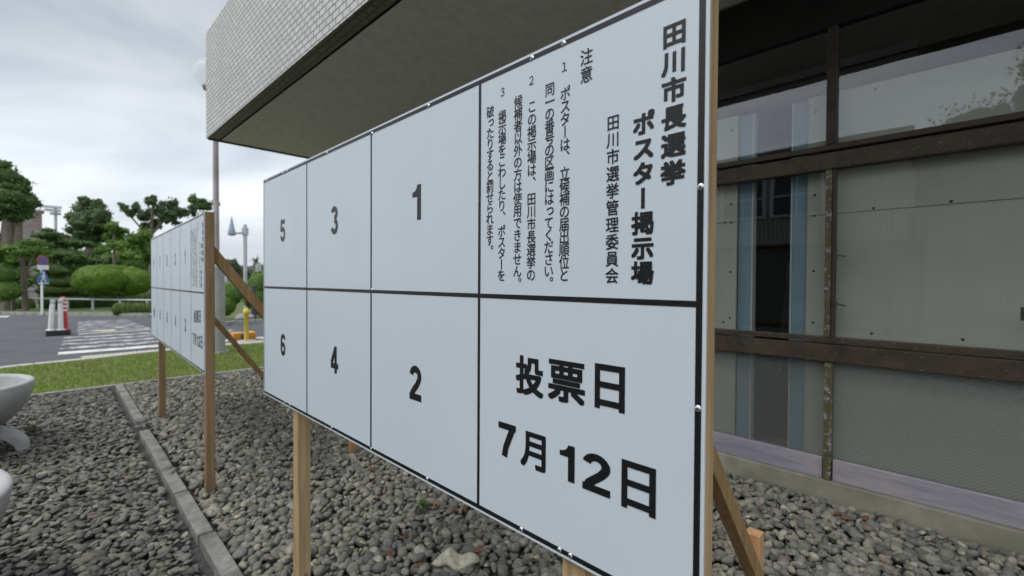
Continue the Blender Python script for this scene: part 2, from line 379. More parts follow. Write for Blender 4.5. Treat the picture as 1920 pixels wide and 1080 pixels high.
tag(pebbles('gravel', Pb, (.014, .033), (.25, .48), -.008, .018, M_stone, .3, .70), 'flat dark grey gravel left of the concrete edging line', 'gravel', kind='stuff')
# a few stones along the kerb top
# concrete block edging
kb = empty('garden_edging', (.49, 4, 0), 'line of grey concrete edging blocks running through the pebbles', 'edging')
M_blk = noisy('edging_block_concrete', (.15, .15, .138), (.27, .265, .24), 30, .95, .6, .004, c3=(.12, .125, .10))
for y0, y1, dx in [(6.72, 5.95, .012), (5.94, 5.35, .010), (5.33, 4.85, .008), (4.55, 4.27, -.002), (4.255, 3.70, 0), (3.685, 3.085, -.004), (3.07, 2.50, -.002), (2.485, 1.90, .003), (1.885, 1.30, .006), (1.285, .70, .004), (.685, .1, .0)]:
    o = MB().box((KX0+dx, y1, -.05), (KX1+dx, y0, .029+rng.uniform(-.003, .003))).build('block', M_blk, kb, bevel=.006)
tag(pebbles('gravel', np.array([(.515, 3.44), (.49, 3.40), (.50, 3.50), (.49, 4.66), (.47, 4.75), (.52, 4.70), (.50, 4.62), (.46, 4.68), (.50, 4.78), (.53, 3.3)]), (.018, .03), (.4, .6), .028, .044, M_stone), 'few loose stones lying on the concrete edging blocks', 'stones', kind='stuff')
# pale rough rock
def rock(name, c, r, label, mat, seed, th=.5):
    rr = np.random.default_rng(seed); V, Fc = ico(4); V = V*np.array(r)
    for k in range(7):
        fq = rr.uniform(12, 60, 3)*(1+k*.3)*.6; V += .004*np.sin(V[:, [1, 2, 0]]*fq+rr.uniform(0, 6, 3))
    Mz = np.array([[math.cos(th), -math.sin(th), 0], [math.sin(th), math.cos(th), 0], [0, 0, 1]])
    V = V@Mz.T+np.array(c); o = npmesh(name, V, Fc, mat, smooth=True); return tag(o, label, 'rock')
M_rock = noisy('pale_limestone', (.32, .295, .215), (.60, .56, .45), 45, .95, .9, .006)
d = ray(855, 1052); t = -1.17/d.z
rock('rock', (d.x*t, d.y*t, .03), (.095, .042, .027), 'large pale rough rock lying on the pebbles under the board', M_rock, 3, -.72)

# weeds
def weed(c, n, h, label, seed):
    rr = np.random.default_rng(seed); V = []; cols = []
    for i in range(n):
        th = rr.uniform(0, 2*PI); r = rr.uniform(0, .5)*h; b = Vector(c)+Vector((math.cos(th)*r*.6, math.sin(th)*r*.6, rr.uniform(.2, 1)*h))
        ln = rr.uniform(.2, .4)*h; dv = Vector((math.cos(th), math.sin(th), rr.uniform(-.3, .7))).normalized(); sd_ = dv.cross(Vector((0, 0, 1))).normalized()*ln*.45
        V += [b, b+dv*ln*.5+sd_, b+dv*ln, b+dv*ln*.5-sd_]; q = rr.uniform(.7, 1.3); cols += [(.07*q, .15*q, .03*q, 1)]*4
    o = npmesh('weed', np.array([v[:] for v in V]), np.arange(4*n).reshape(-1, 4), M_leaf, attr=np.array(cols)); tag(o, label, 'weed')
d = ray(792, 955); t = -1.19/d.z; weed((d.x*t, d.y*t, .01), 46, .055, 'tiny green weed among the pebbles under the large board', 1)
d = ray(58, 815); t = -1.19/d.z; weed((d.x*t, d.y*t, .0), 90, .09, 'small green weed beside the foot of the far planter', 2)

# dead leaves
M_dead = leafmat('dead_leaf', .8, .1)
def dead(n, seed):
    rr = np.random.default_rng(seed)
    for i in range(n):
        x = rr.uniform(1.2, 2.95) if i < n*.7 else rr.uniform(.6, 1.6); y = rr.uniform(.1, 3.4); c = Vector((x, y, .035)); th = rr.uniform(0, 6.28)
        a = Vector((math.cos(th), math.sin(th), rr.uniform(-.25, .25)))*rr.uniform(.02, .034); b = Vector((-math.sin(th), math.cos(th), rr.uniform(-.4, .4)))*rr.uniform(.009, .016)
        vs = [c-a, c-a*.3+b+Vector((0, 0, .006)), c+a*.4+b, c+a, c+a*.4-b+Vector((0, 0, .005)), c-a*.3-b]
        col = np.array([(.15, .062, .032), (.17, .10, .05), (.10, .055, .03)][rr.integers(3)])*rr.uniform(.8, 1.3)
        V.extend([v[:] for v in vs]); Fs.extend([[6*i, 6*i+1, 6*i+4, 6*i+5], [6*i+1, 6*i+2, 6*i+3, 6*i+4]]); cl.extend([(*col, 1)]*6)
V = []; Fs = []; cl = []; dead(75, 5)
tag(npmesh('fallen_leaves', np.array(V), np.array(Fs), M_dead, attr=np.array(cl)), 'reddish brown dead leaves scattered over the pebbles', 'leaves', kind='stuff')

# ------------------------------------------------------------------ lettering
class Letters:
    """glyphs on a board: u along the board from its far end (m), v up (m); P maps (u, v, lift) to the world"""
    cache = {}
    def __init__(s, P): s.P = P; s.V = []; s.F = []; s.k = 0
    @classmethod
    def glyph(cls, ch):
        if ch in cls.cache: return cls.cache[ch]
        c = bpy.data.curves.new('g', 'FONT'); c.body = ch; c.size = 1; c.resolution_u = 4
        o = bpy.data.objects.new('g', c); C.objects.link(o); bpy.context.view_layer.update()
        me = bpy.data.meshes.new_from_object(o)
        V = np.array([v.co[:2] for v in me.vertices]); Fc = [list(p.vertices) for p in me.polygons]
        bpy.data.objects.remove(o); bpy.data.curves.remove(c); bpy.data.meshes.remove(me)
        cls.cache[ch] = (V, Fc); return V, Fc
    def put(s, V, Fc, bold=0, aspect=1):
        offs = [(0, 0)]
        if bold: offs = [(a*bold/aspect, b*bold) for a in (-1, 0, 1) for b in (-1, 0, 1)]
        for dx, dy in offs:
            s.k += 1; lift = .0006+.00001*(s.k % 12); b = len(s.V)
            for x, y in V: s.V.append(s.P(x+dx, y+dy, lift))
            s.F += [[b+i for i in f] for f in Fc]
    def fit(s, ch, u0, u1, v0, v1, bold=0):
        V, Fc = s.glyph(ch); lo = V.min(0); hi = V.max(0)
        a = np.array([u0+bold, v0+bold]); e_ = np.array([u1-bold, v1-bold])
        s.put(a+(V-lo)/(hi-lo)*(e_-a), Fc, bold)
    def em(s, ch, uc, vc, w, h, bold=0):
        """character centred in an em box w x h (CJK em box: x 0..1, y -.12...88)"""
        V, Fc = s.glyph(ch); V = V.copy()
        lo = V.min(0); hi = V.max(0)
        if ch in '、。':
            V = V-lo+np.array([.64, .50])+np.array([0, .0])
        elif ch == 'ー':
            V = np.stack([.5-(V[:, 1]-(lo[1]+hi[1])/2), (V[:, 0]-(lo[0]+hi[0])/2)+.38], 1)
        elif ch == 'っ': V = V+np.array([.10, .10])
        elif ch in '１２３': V = (V-(lo+hi)/2)*np.array([.9, .9])+np.array([.5, .38])
        s.put(np.stack([uc+(V[:, 0]-.5)*w, vc+(V[:, 1]-.38)*h], 1), Fc, bold)
    def column(s, txt, uc, vtop, vbot, w, h, bold=0):
        adv = [1.28 if c == '、' else (.42 if c == '。' and i == len(txt)-1 else 1) for i, c in enumerate(txt)]
        tot = sum(adv); p = (vtop-vbot)/tot; y = vtop
        for c, a in zip(txt, adv):
            s.em(c, uc, y-p*.5, w, h, bold); y -= p*a
    def stroke(s, pts, wd):
        """thick polyline with mitred joints"""
        P = [np.array(p, float) for p in pts]; L_ = []; R_ = []
        for i, p in enumerate(P):
            d0 = P[i]-P[i-1] if i else P[1]-P[0]; d1 = P[i+1]-P[i] if i < len(P)-1 else P[-1]-P[-2]
            d0 = d0/np.linalg.norm(d0); d1 = d1/np.linalg.norm(d1); n0 = np.array([-d0[1], d0[0]]); n1_ = np.array([-d1[1], d1[0]])
            m = n0+n1_; m /= np.linalg.norm(m); kk = 1/max(.45, m@n0); L_.append(p+m*wd/2*kk); R_.append(p-m*wd/2*kk)
        n = len(P); V = np.array(L_+R_); return V, [[i, n+i, n+i+1, i+1] for i in range(n-1)]
    def digit(s, ch, u0, u1, v0, v1, wd):
        """heavy sans numerals drawn in a box .62 wide, 1 high"""
        W = .62; t = wd; h = t/2
        def arc(cx, cy, rx, ry, a0, a1, n=14): return [(cx+rx*math.cos(R(a0+(a1-a0)*i/n)), cy+ry*math.sin(R(a0+(a1-a0)*i/n))) for i in range(n+1)]
        rx = W/2-h
        G = {'1': [],
             '2': [arc(W/2, .70, rx, .30-h, 172, -32)+[(.41, .475), (.27, .335), (.155, .215), (.115, .09)], [(0.0, h), (W, h)]],
             '3': [arc(W/2, .735, rx-.02, .265-h, 165, -90)[:], arc(W/2, .735-.265+h+.0, .06, .001, 90, 91), arc(W/2, .265+.0, rx, .275-h*.7, 90, -165)],
             '4': [[(.42, 0), (.42, 1)], [(.40, .93), (.07, .36)], [(0, .27), (W+.03, .27)]],
             '5': [[(W-.05, 1-h), (.125, 1-h)], [(.14, 1), (.085, .47)], [(.09, .50)]+arc(W/2-.01, .335, rx+.01, .335-h, 125, -165, 18)],
             '6': [arc(W/2, .315, rx, .315-h, 0, 360, 26), [(h, .33)]+arc(W/2+.02, .66, rx+.02, .34-h, 180, 25)],
             '7': [[(0, 1-h), (W, 1-h)], [(W-h*.9, 1-h*.5), (.40, .62), (.27, .28), (.22, 0)]],
             '8': [arc(W/2, .745, rx-.03, .255-h, 0, 360, 24), arc(W/2, .275, rx, .275-h, 0, 360, 26)],
             '9': [arc(W/2, .685, rx, .315-h, 0, 360, 26), [(W-h, .67)]+arc(W/2-.02, .34, rx+.02, .34-h, 0, -155)],
             '0': [arc(W/2, .5, rx, .5-h, 0, 360, 30)]}[ch]
        if ch == '1':
            for V, Fc in (([(.38, 0), (.38+t, 0), (.38+t, 1), (.38, 1)], [[0, 1, 2, 3]]), ([(.13, .66), (.385, .66), (.385, 1.0), (.345, .895), (.26, .825), (.13, .795)], [[0, 1, 2, 3, 4, 5]])):
                s.put(np.array(V)*np.array([(u1-u0)/W, (v1-v0)])+np.array([u0, v0]), Fc)
        for g in G:
            V, Fc = s.stroke(g, t); V = V*np.array([(u1-u0)/W, (v1-v0)])+np.array([u0, v0]); s.put(V, Fc)
    def build(s, name, parent):
        me = MB(); me.add(s.V, s.F); return me.build(name, M_black, parent)

def write_board(Lt, cw, rh, ncol, title_u, title_w):
    """numbers in every cell and the printed notice in the last column"""
    k = ncol
    for i in range(k):
        n_top = 2*(k-i)-1; n_bot = 2*(k-i); uc = (i+.485)*cw
        for n, vc in ((n_top, 1.5*rh), (n_bot, .5*rh)):
            st = str(n); ww = .122*cw; 
            for q, ch in enumerate(st):
                x0 = uc-ww*len(st)/2+q*ww; Lt.digit(ch, x0+.04*ww, x0+.96*ww, vc-.097*rh, vc+.097*rh, .195)
    u0 = title_u; w_ = title_w
    def U(c): return u0+(c-3)*w_
    col = lambda t, a, b, top, bot, em, bold=0: Lt.column(t, U((a+b)/2), top*rh, bot*rh, em*w_, em*w_*(.945 if bold > .001*w_/.455 else 1.06), bold)
    col('田川市長選挙', 3.872, 3.954, 1.912, 1.378, .082, .0013*w_/.455)
    col('ポスター掲示場', 3.771, 3.853, 1.648, 1.058, .082, .0013*w_/.455)
    col('田川市選挙管理委員会', 3.671, 3.722, 1.668, 1.060, .0535, .0003)
    col('注意', 3.553, 3.613, 1.945, 1.812, .058, .0002)
    Lt.em('１', U(3.482), 1.908*rh, .05*w_, .052*w_); Lt.em('２', U(3.314), 1.908*rh, .05*w_, .052*w_); Lt.em('３', U(3.146), 1.910*rh, .05*w_, .052*w_)
    for t, a, b, top, bot in [('ポスターは、立候補の届出順位と', 3.463, 3.511, 1.828, 1.070), ('同一の番号の区画にはってください。', 3.385, 3.437, 1.866, 1.066),
                              ('この掲示場は、田川市長選挙の', 3.293, 3.343, 1.826, 1.070), ('候補者以外の方は使用できません。', 3.213, 3.268, 1.868, 1.064),
                              ('掲示場をこわしたり、ポスターを', 3.121, 3.170, 1.828, 1.070), ('破ったりすると罰せられます。', 3.046, 3.093, 1.868, 1.212)]:
        col(t, a, b, top, bot, .0515, .0002)
    B_ = .0021*w_/.455
    for ch, a, b, c, d_ in [('投', 3.236, 3.388, .585, .752), ('票', 3.412, 3.588, .592, .757), ('日', 3.630, 3.752, .603, .768),
                            ('月', 3.266, 3.403, .280, .434), ('日', 3.742, 3.868, .275, .444)]:
        Lt.fit(ch, U(a), U(b), c*rh, d_*rh, B_)
    Lt.digit('7', U(3.133), U(3.238), .288*rh, .438*rh, .19); Lt.digit('1', U(3.452), U(3.552), .288*rh, .430*rh, .19); Lt.digit('2', U(3.580), U(3.698), .284*rh, .430*rh, .19)

def notice_board(loc, rz, length, height, z0, nnum, label, posts, frame_end=True, brace=None, screws=(), sides=True):
    """local frame: u=0 is the FAR end; the board runs towards -Y locally, front faces -X"""
    root = empty('poster_board', loc, label, 'notice board', rz=rz)
    Mw = parent_matrix(root)
    def P(x, y, z): return Mw @ Vector((x, y, z))
    Ln = length
    def bx(mb, a, b, m=0): return mb.box(a, b, m, Mw)
    # white sheet and its printed grid
    pm = MB(); bx(pm, (0, -Ln, z0), (.003, 0, z0+height), 0)
    mrg = .005; bw = .009; lw = .0088; E0 = .0095; cw = (Ln-2*E0)/(nnum+1); z1 = z0+height
    def strip(y0, y1, za, zb, e_=.0005):
        pm.add([P(-e_, y0, za), P(-e_, y1, za), P(-e_, y1, zb), P(-e_, y0, zb)], [(0, 1, 2, 3)], 1)
    strip(-mrg, -Ln+mrg, z1-mrg-bw, z1-mrg); strip(-mrg, -Ln+mrg, z0+mrg, z0+mrg+bw)
    strip(-mrg, -mrg-bw*.5, z0+mrg+bw, z1-mrg-bw); strip(-Ln+mrg+bw, -Ln+mrg, z0+mrg+bw, z1-mrg-bw)
    mid = z0+height/2; strip(-mrg-bw*.5, -Ln+mrg+bw, mid-lw/2, mid+lw/2)
    for i in range(1, nnum+1):
        for a, b in ((z0+mrg+bw, mid-lw/2), (mid+lw/2, z1-mrg-bw)): strip(-E0-i*cw-.0038, -E0-i*cw+.0038, a, b)
    panel = pm.build('panel', [M_white, M_black], root)
    Lt = Letters(lambda u, v, l: Mw @ Vector((-l, -u-E0, z0+v+E0)))
    write_board(Lt, cw, height/2-E0, nnum, nnum*cw, cw); Lt.build('lettering', panel)
    # battens behind
    for a, b in (((.0033, -Ln, z0+.004), (.0315, -Ln+.040, z1-.004)), ((.0033, -.040, z0+.004), (.0315, -.002, z1-.004)),
                 ((.0033, -Ln+.041, z1-.05), (.0315, -.041, z1-.006)), ((.0033, -Ln+.041, z0+.006), (.0315, -.041, z0+.05))):
        bx(MB(), a, b).build('batten', M_wood if nnum == 3 else M_woodb, root, bevel=.0015)
    for yy in posts:
        bx(MB(), (.0146 if nnum == 3 else .0036, yy-.0495, -.08), (.0606 if nnum == 3 else .048, yy, z1-.05 if nnum == 3 else z1+.004)).build('post', M_wood if nnum == 3 else M_woodb, root, bevel=.002)
    for (u, v) in screws:
        sb = MB(); c = Vector((0, -E0-u*cw, z0+E0+v*(height/2-E0)))
        n = 10; pts = [(-.0022, 0)]
        vs = [P(-.0024, c.y, c.z)]
        for rr_, dx in ((.0034, -.0024), (.0048, -.0006)):
            vs += [P(dx, c.y+rr_*math.cos(2*PI*i/n), c.z+rr_*math.sin(2*PI*i/n)) for i in range(n)]
        sb.add(vs, [(0, 1+i, 1+(i+1) % n) for i in range(n)]+[(1+i, 1+n+i, 1+n+(i+1) % n, 1+(i+1) % n) for i in range(n)], 0, True)
        a = rng.uniform(0, PI)
        for da in (0, PI/2):
            dy, dz = math.cos(a+da), math.sin(a+da)
            q = [P(-.0027-.0001*da, c.y+sx*dy*.0026-sy2*dz*.0005, c.z+sx*dz*.0026+sy2*dy*.0005) for sx, sy2 in ((-1, -1), (1, -1), (1, 1), (-1, 1))]
            sb.add(q, [(0, 1, 2, 3)], 1)
        sb.build('screw', [M_screw, M_slot], root)
    return root, P

SCR = [(3.478, 2.0), (3.316, 2.0), (2.599, 2.0), (4.0, 1.364), (4.0, .675), (1.363, 2.0), (.595, 2.0), (.496, 2.0), (.075, 2.0), (2.011, 1.99),
       (.521, 0.0), (.644, 0.0), (1.444, 0.0), (2.597, 0.0), (2.003, 0.0), (3.273, 0.0), (3.475, 0.0), (3.527, 0.0), (2.01, 1.01)]
b1, P1 = notice_board((.616, 2.0755, 0), 0, 1.831, .892, .7345, 3, 'large white poster board with six numbered cells standing nearest the camera',
                      [-.2905, -1.5775], screws=SCR)
# brace and ground stake of the near board
MB().bar((.70, .4175, 1.257), (1.719, .4175, .0), .034, .042).build('brace', M_brace, b1, bevel=.002)
MB().box((1.530, .436, -.1), (1.574, .480, .425)).build('stake', M_stake, b1, bevel=.002)
MB().bar((.70, 1.712, 1.36), (1.95, 1.712, .0), .03, .06).build('brace', M_brace, b1, bevel=.002)
MB().box((1.90, 1.73, -.1), (1.945, 1.775, .22)).build('stake', M_stake, b1, bevel=.002)

a2 = math.atan2(.046, 2.345)
b2, P2 = notice_board((.628, 5.306, 0), a2*-1, 2.346, .892, .69, 5, 'smaller looking white poster board with ten numbered cells further along the pebbles',
                      [-.42, -2.297], screws=[(u, v) for u in (.3, 1.4, 2.6, 3.7, 4.8, 5.7) for v in (2.0, 0.0)])
MB().bar((.615, 3.04, 1.395), (1.66, 3.04, .0), .03, .054).build('brace', M_brace, b2, bevel=.002)
MB().box((1.43, 2.97, -.1), (1.475, 3.015, .30)).build('stake', M_stake, b2, bevel=.002)
MB().bar((.66, 4.83, 1.36), (1.62, 4.83, .0), .03, .044).build('brace', M_brace, b2, bevel=.002)
MB().box((1.18, 5.9, -.1), (1.22, 5.94, .22)).build('stake', M_stake, b2, bevel=.002)

# ------------------------------------------------------------------ building on the right
bl = empty('building', (3.05, 0, 0), 'old building with rusty steel windows and a tiled canopy over the boards', 'building')
GX = 3.02
M_rust = None
def rustmat(name, c1, c2, c3, peel=.6):
    q = Mat(name, .6, .35); f = q.noise(9, 6, .65); g = q.noise(38, 5, .7)
    c = q.ramp(f, [(.35, c1), (.6, c2)]); c = q.mix(q.ramp(g, [(peel, (0, 0, 0)), (peel+.03, (1, 1, 1))]), c, c3)
    q.col(c).bump(g, .4, .002); return q.m
M_rust = rustmat('rusty_painted_steel', (.032, .024, .015), (.060, .042, .026), (.13, .11, .105), .62)
M_rustd = rustmat('dark_rusty_steel', (.030, .021, .014), (.055, .038, .026), (.08, .065, .06), .66)
M_peel = rustmat('peeling_steel_mullion', (.070, .058, .028), (.095, .078, .036), (.27, .25, .26), .56)
q = Mat('lilac_weathered_board', .6, .35); f = q.noise(1.0, 4, .6, q.vec((6, 2.2, 26)), 1.2)
q.col(q.mix(q.ramp(q.noise(3, 4), [(.4, (0, 0, 0)), (.65, (1, 1, 1))]), q.ramp(f, [(.3, (.19, .185, .235)), (.65, (.29, .27, .31))]), q.ramp(f, [(.3, (.26, .24, .265)), (.65, (.33, .30, .31))]))).bump(f, .15, .002); M_lilac = q.m
M_plinth = noisy('stained_concrete_plinth', (.20, .19, .15), (.29, .275, .22), 9, .9, .35, .003, c3=(.15, .15, .11))
MB().box((2.995, -7, -.15), (3.6, 6.6, .118)).build('plinth', M_plinth, bl, bevel=.006)
MULL = [.525-1.5*k for k in range(-3, 6)]
MULL = [m for m in MULL if -6.5 < m < 6.4]
def yb(a, b, x0, x1, z0, z1): return (x0, a, z0), (x1, b, z1)
YA, YB = -6.8, 6.5
M_head = noisy('black_header_paint', (.010, .009, .008), (.018, .015, .013), 8, .6, .2, .002)
# sill boards between the mullions
edges = sorted(MULL+[YA, YB])
for a, b in zip(edges, edges[1:]):
    MB().box((GX+.004, a+.024, .119), (GX+.05, b-.024, .236)).build('sill_board', M_lilac, bl, bevel=.003)
# horizontal members
for z0, z1, x0, mt in ((.778, .872, GX-.022, M_rust), (.884, .912, GX-.006, M_rust), (1.838, 1.925, GX-.022, M_rust), (1.944, 1.975, GX-.006, M_rustd), (2.62, 2.94, GX-.014, M_head)):
    MB().box((x0, YA, z0), (GX+.05, YB, z1)).build('rail', mt, bl, bevel=.003)
for m in MULL:
    MB().box((GX-.012, m-.018, .119), (GX+.052, m+.018, .777)).build('mullion', M_peel, bl, bevel=.002)
    MB().box((GX-.014, m-.004, .913), (GX+.052, m+.024, 1.837)).build('mullion', M_peel, bl, bevel=.002)
    MB().box((GX-.003, m-.020, .913), (GX+.052, m-.005, 1.837)).build('mullion', M_rustd, bl, bevel=.002)
    MB().box((GX-.010, m-.020, 1.976), (GX+.052, m+.028, 2.619)).build('mullion', M_rustd, bl, bevel=.002)
# glass
def glassmat(name, tint=(.79, .81, .78), wired=False):
    m = bpy.data.materials.new(name); m.use_nodes = True; t = m.node_tree; Nn = t.nodes; Ll = t.links; Nn.remove(Nn['Principled BSDF'])
    tr = Nn.new('ShaderNodeBsdfTransparent'); tr.inputs[0].default_value = (*tint, 1)
    gl = Nn.new('ShaderNodeBsdfGlossy'); gl.inputs['Roughness'].default_value = .18 if wired else .012; gl.inputs[0].default_value = (.95, .97, 1, 1)
    fr = Nn.new('ShaderNodeFresnel'); fr.inputs['IOR'].default_value = 1.5 if wired else 1.72
    mi = Nn.new('ShaderNodeMixShader'); Ll.new(fr.outputs[0], mi.inputs[0]); Ll.new(tr.outputs[0], mi.inputs[1]); Ll.new(gl.outputs[0], mi.inputs[2])
    out = mi.outputs[0]
    if not wired:
        tcn = Nn.new('ShaderNodeTexCoord'); ns = Nn.new('ShaderNodeTexNoise'); ns.inputs['Scale'].default_value = 1.6; ns.inputs['Detail'].default_value = 1
        bp = Nn.new('ShaderNodeBump'); bp.inputs['Strength'].default_value = .25; bp.inputs['Distance'].default_value = .004
        Ll.new(tcn.outputs['Object'], ns.inputs['Vector']); Ll.new(ns.outputs['Fac'], bp.inputs['Height']); Ll.new(bp.outputs[0], gl.inputs['Normal'])
    else:
        tcn = Nn.new('ShaderNodeTexCoord'); sp = Nn.new('ShaderNodeSeparateXYZ'); Ll.new(tcn.outputs['Object'], sp.inputs[0])
        def mth(op, a, b=None):
            n = Nn.new('ShaderNodeMath'); n.operation = op
            for i, x in enumerate((a, b)):
                if x is None: continue
                if isinstance(x, (int, float)): n.inputs[i].default_value = x
                else: Ll.new(x, n.inputs[i])
            return n.outputs[0]
        p = mth('MULTIPLY', sp.outputs['Y'], 42.0); r_ = mth('MULTIPLY', sp.outputs['Z'], 58.0)
        a = mth('ABSOLUTE', mth('SUBTRACT', mth('FRACT', mth('ADD', p, r_)), .5)); b = mth('ABSOLUTE', mth('SUBTRACT', mth('FRACT', mth('SUBTRACT', p, r_)), .5))
        wm = mth('LESS_THAN', mth('MINIMUM', a, b), .075)
        df = Nn.new('ShaderNodeBsdfDiffuse'); df.inputs[0].default_value = (.10, .105, .10, 1)
        fog = Nn.new('ShaderNodeBsdfDiffuse'); fog.inputs[0].default_value = (.30, .31, .29, 1)
        m0 = Nn.new('ShaderNodeMixShader'); m0.inputs[0].default_value = .22; Ll.new(out, m0.inputs[1]); Ll.new(fog.outputs[0], m0.inputs[2])
        m1 = Nn.new('ShaderNodeMixShader'); Ll.new(mth('MULTIPLY', wm, .55), m1.inputs[0]); Ll.new(m0.outputs[0], m1.inputs[1]); Ll.new(df.outputs[0], m1.inputs[2]); out = m1.outputs[0]
    Ll.new(out, Nn['Material Output'].inputs[0]); return m
M_glass = glassmat('window_glass'); M_wire = glassmat('wired_glass', (.74, .77, .74), True)
for a, b in zip(edges, edges[1:]):
    for z0, z1, mt, nm in ((.236, .778, M_wire, 'wired_pane'), (.912, 1.838, M_glass, 'pane'), (1.975, 2.62, M_glass, 'pane')):
        MB().add([(GX+.018, a+.01, z0-.003), (GX+.018, b-.01, z0-.003), (GX+.018, b-.01, z1+.003), (GX+.018, a+.01, z1+.003)], [(0, 1, 2, 3)]).build(nm, mt, bl)
# window catches
M_iron = Mat('dark_iron', .45, .5, (.08, .075, .07), .7).m
for y, z in ((.497, 1.095), (-.19, 1.08), (.497, 1.36)):
    mb = MB(); mb.box((GX-.006, y-.004, z-.03), (GX+.004, y+.010, z+.03)); mb.bar((GX-.012, y+.004, z+.006), (GX-.03, y-.045, z-.004), .010, .008, side=(0, 0, 1)); mb.build('catch', M_iron, bl, bevel=.001)
# things seen through the glass
M_pan = noisy('interior_white_panel', (.46, .455, .41), (.51, .505, .46), 3, .7, .1, .002)
M_blue = noisy('pale_blue_frame', (.20, .30, .38), (.25, .36, .44), 5, .6, .1, .002)
M_dot = Mat('panel_screw', .6, .3, (.02, .02, .02)).m
PXp = GX+.085
M_gap = Mat('panel_joint', .8, .2, (.12, .13, .12)).m
M_trim = Mat('white_trim', .6, .3, (.55, .58, .58)).m
def inner_panel(y0, y1, dots):
    o = MB().box((PXp, y0, .14), (PXp+.02, y1, 2.285)).build('inner_panel', M_pan, bl)
    g = MB(); g.add([(PXp-.001, y0, 1.60), (PXp-.001, y1, 1.60), (PXp-.001, y1, 1.604), (PXp-.001, y0, 1.604)], [(0, 1, 2, 3)]); g.build('joint', M_gap, o)
    for (y, z) in dots: MB().lathe((0, 0, 0), [(.001, .003), (.006, .002), (.007, 0)], 10).build('fixing', M_dot, o)
    for ch, (y, z) in zip([c for c in C.objects if c.parent is o and c.name.startswith('fixing')], dots):
        ch.data.transform(parent_matrix(o) ); ch.data.transform(Matrix.Translation((PXp-.0005, y, z)) @ Matrix.Rotation(-PI/2, 4, 'Y')); ch.data.transform(parent_matrix(o).inverted())
inner_panel(-6.7, .655, [(.62, 1.72), (.62, 1.60), (.62, 1.28), (.62, .98), (.56, 1.605), (.56, .95), (.35, 1.615), (.05, 1.615), (.62, 2.2), (.35, .94), (.0, .94), (.56, 2.25), (-.4, 1.615), (-.4, .94), (.35, 2.25)])
inner_panel(1.045, 6.3, [(1.08, 1.72), (1.08, 1.60), (1.08, 1.28), (1.08, .98), (1.12, 1.605), (1.12, .95), (1.08, 2.2)])
for y0, y1 in ((.657, .737), (.965, 1.043)):
    MB().box((PXp+.03, y0, .14), (PXp+.09, y1, 2.285)).build('blue_jamb', M_blue, bl)
for y0, y1 in ((.738, .746), (.955, .964)):
    MB().box((PXp+.025, y0, .14), (PXp+.09, y1, 2.285)).build('jamb_trim', M_trim, bl)
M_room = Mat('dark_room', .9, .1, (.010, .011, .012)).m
M_slat = noisy('dark_valance_slats', (.05, .05, .05), (.08, .08, .078), 10, .7, .1, .002)
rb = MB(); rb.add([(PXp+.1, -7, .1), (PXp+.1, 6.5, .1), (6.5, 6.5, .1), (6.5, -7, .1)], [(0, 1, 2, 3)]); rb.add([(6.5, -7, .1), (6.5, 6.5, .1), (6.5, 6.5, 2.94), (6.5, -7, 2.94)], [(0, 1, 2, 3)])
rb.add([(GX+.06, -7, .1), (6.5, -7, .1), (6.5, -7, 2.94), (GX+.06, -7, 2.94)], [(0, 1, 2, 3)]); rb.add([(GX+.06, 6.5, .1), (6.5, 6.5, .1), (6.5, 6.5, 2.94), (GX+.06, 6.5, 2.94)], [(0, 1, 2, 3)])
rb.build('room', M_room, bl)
for k in range(3):
    MB().box((3.32+.02*k, -.1+.3, 2.50-.055*k), (3.36+.02*k, 4, 2.545-.055*k)).build('valance_slat', M_slat, bl)
MB().bar((3.75, .98, .2), (3.62, .86, 1.35), .03, .03).build('leaning_batten', M_slat, bl)
# canopy slab
def tilemat(name, c1, c2, mort, axes, dirt=0.0):
    q = Mat(name, .5, .45); sp = q.node('ShaderNodeSeparateXYZ'); q.L.new(q.tc.outputs['Object'], sp.inputs[0]); cb = q.node('ShaderNodeCombineXYZ')
    q.L.new(sp.outputs[axes[0]], cb.inputs[0]); q.L.new(sp.outputs[axes[1]], cb.inputs[1])
    br = q.node('ShaderNodeTexBrick'); q.L.new(cb.outputs[0], br.inputs['Vector']); br.inputs['Scale'].default_value = 1
    br.inputs['Brick Width'].default_value = .105; br.inputs['Row Height'].default_value = .0512; br.inputs['Mortar Size'].default_value = .0058; br.inputs['Mortar Smooth'].default_value = .1
    br.inputs['Color1'].default_value = (*c1, 1); br.inputs['Color2'].default_value = (*c2, 1); br.inputs['Mortar'].default_value = (*mort, 1)
    sv = [7, 7, .5]; g = q.mix(.5, q.noise(2.2, 5, .6), q.noise(1.0, 4, .6, q.vec(tuple(sv)))); c = q.mix(q.ramp(g, [(.42, (0, 0, 0)), (.72, (.5, .5, .5))]), br.outputs['Color'], tuple(x*.55 for x in c1))
    q.col(c); bp = q.node('ShaderNodeBump'); bp.inputs['Strength'].default_value = .5; bp.inputs['Distance'].default_value = .004; bp.invert = True
    q.L.new(br.outputs['Fac'], bp.inputs['Height']); q.L.new(bp.outputs[0], q.b.inputs['Normal']); return q.m
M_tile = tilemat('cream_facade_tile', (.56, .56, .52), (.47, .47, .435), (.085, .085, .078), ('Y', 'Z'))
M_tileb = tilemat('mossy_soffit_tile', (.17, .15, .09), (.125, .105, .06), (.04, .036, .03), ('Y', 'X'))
M_tilee = tilemat('cream_end_tile', (.47, .465, .42), (.40, .395, .355), (.12, .12, .11), ('X', 'Z'))
M_plas = noisy('soffit_plaster', (.62, .605, .55), (.68, .665, .60), 60, .95, .25, .002, c3=(.58, .57, .52))
M_dark = Mat('dark_drip_groove', .9, .2, (.04, .04, .042)).m
def fx(y): return 1.33+(6.65-y)*.0136
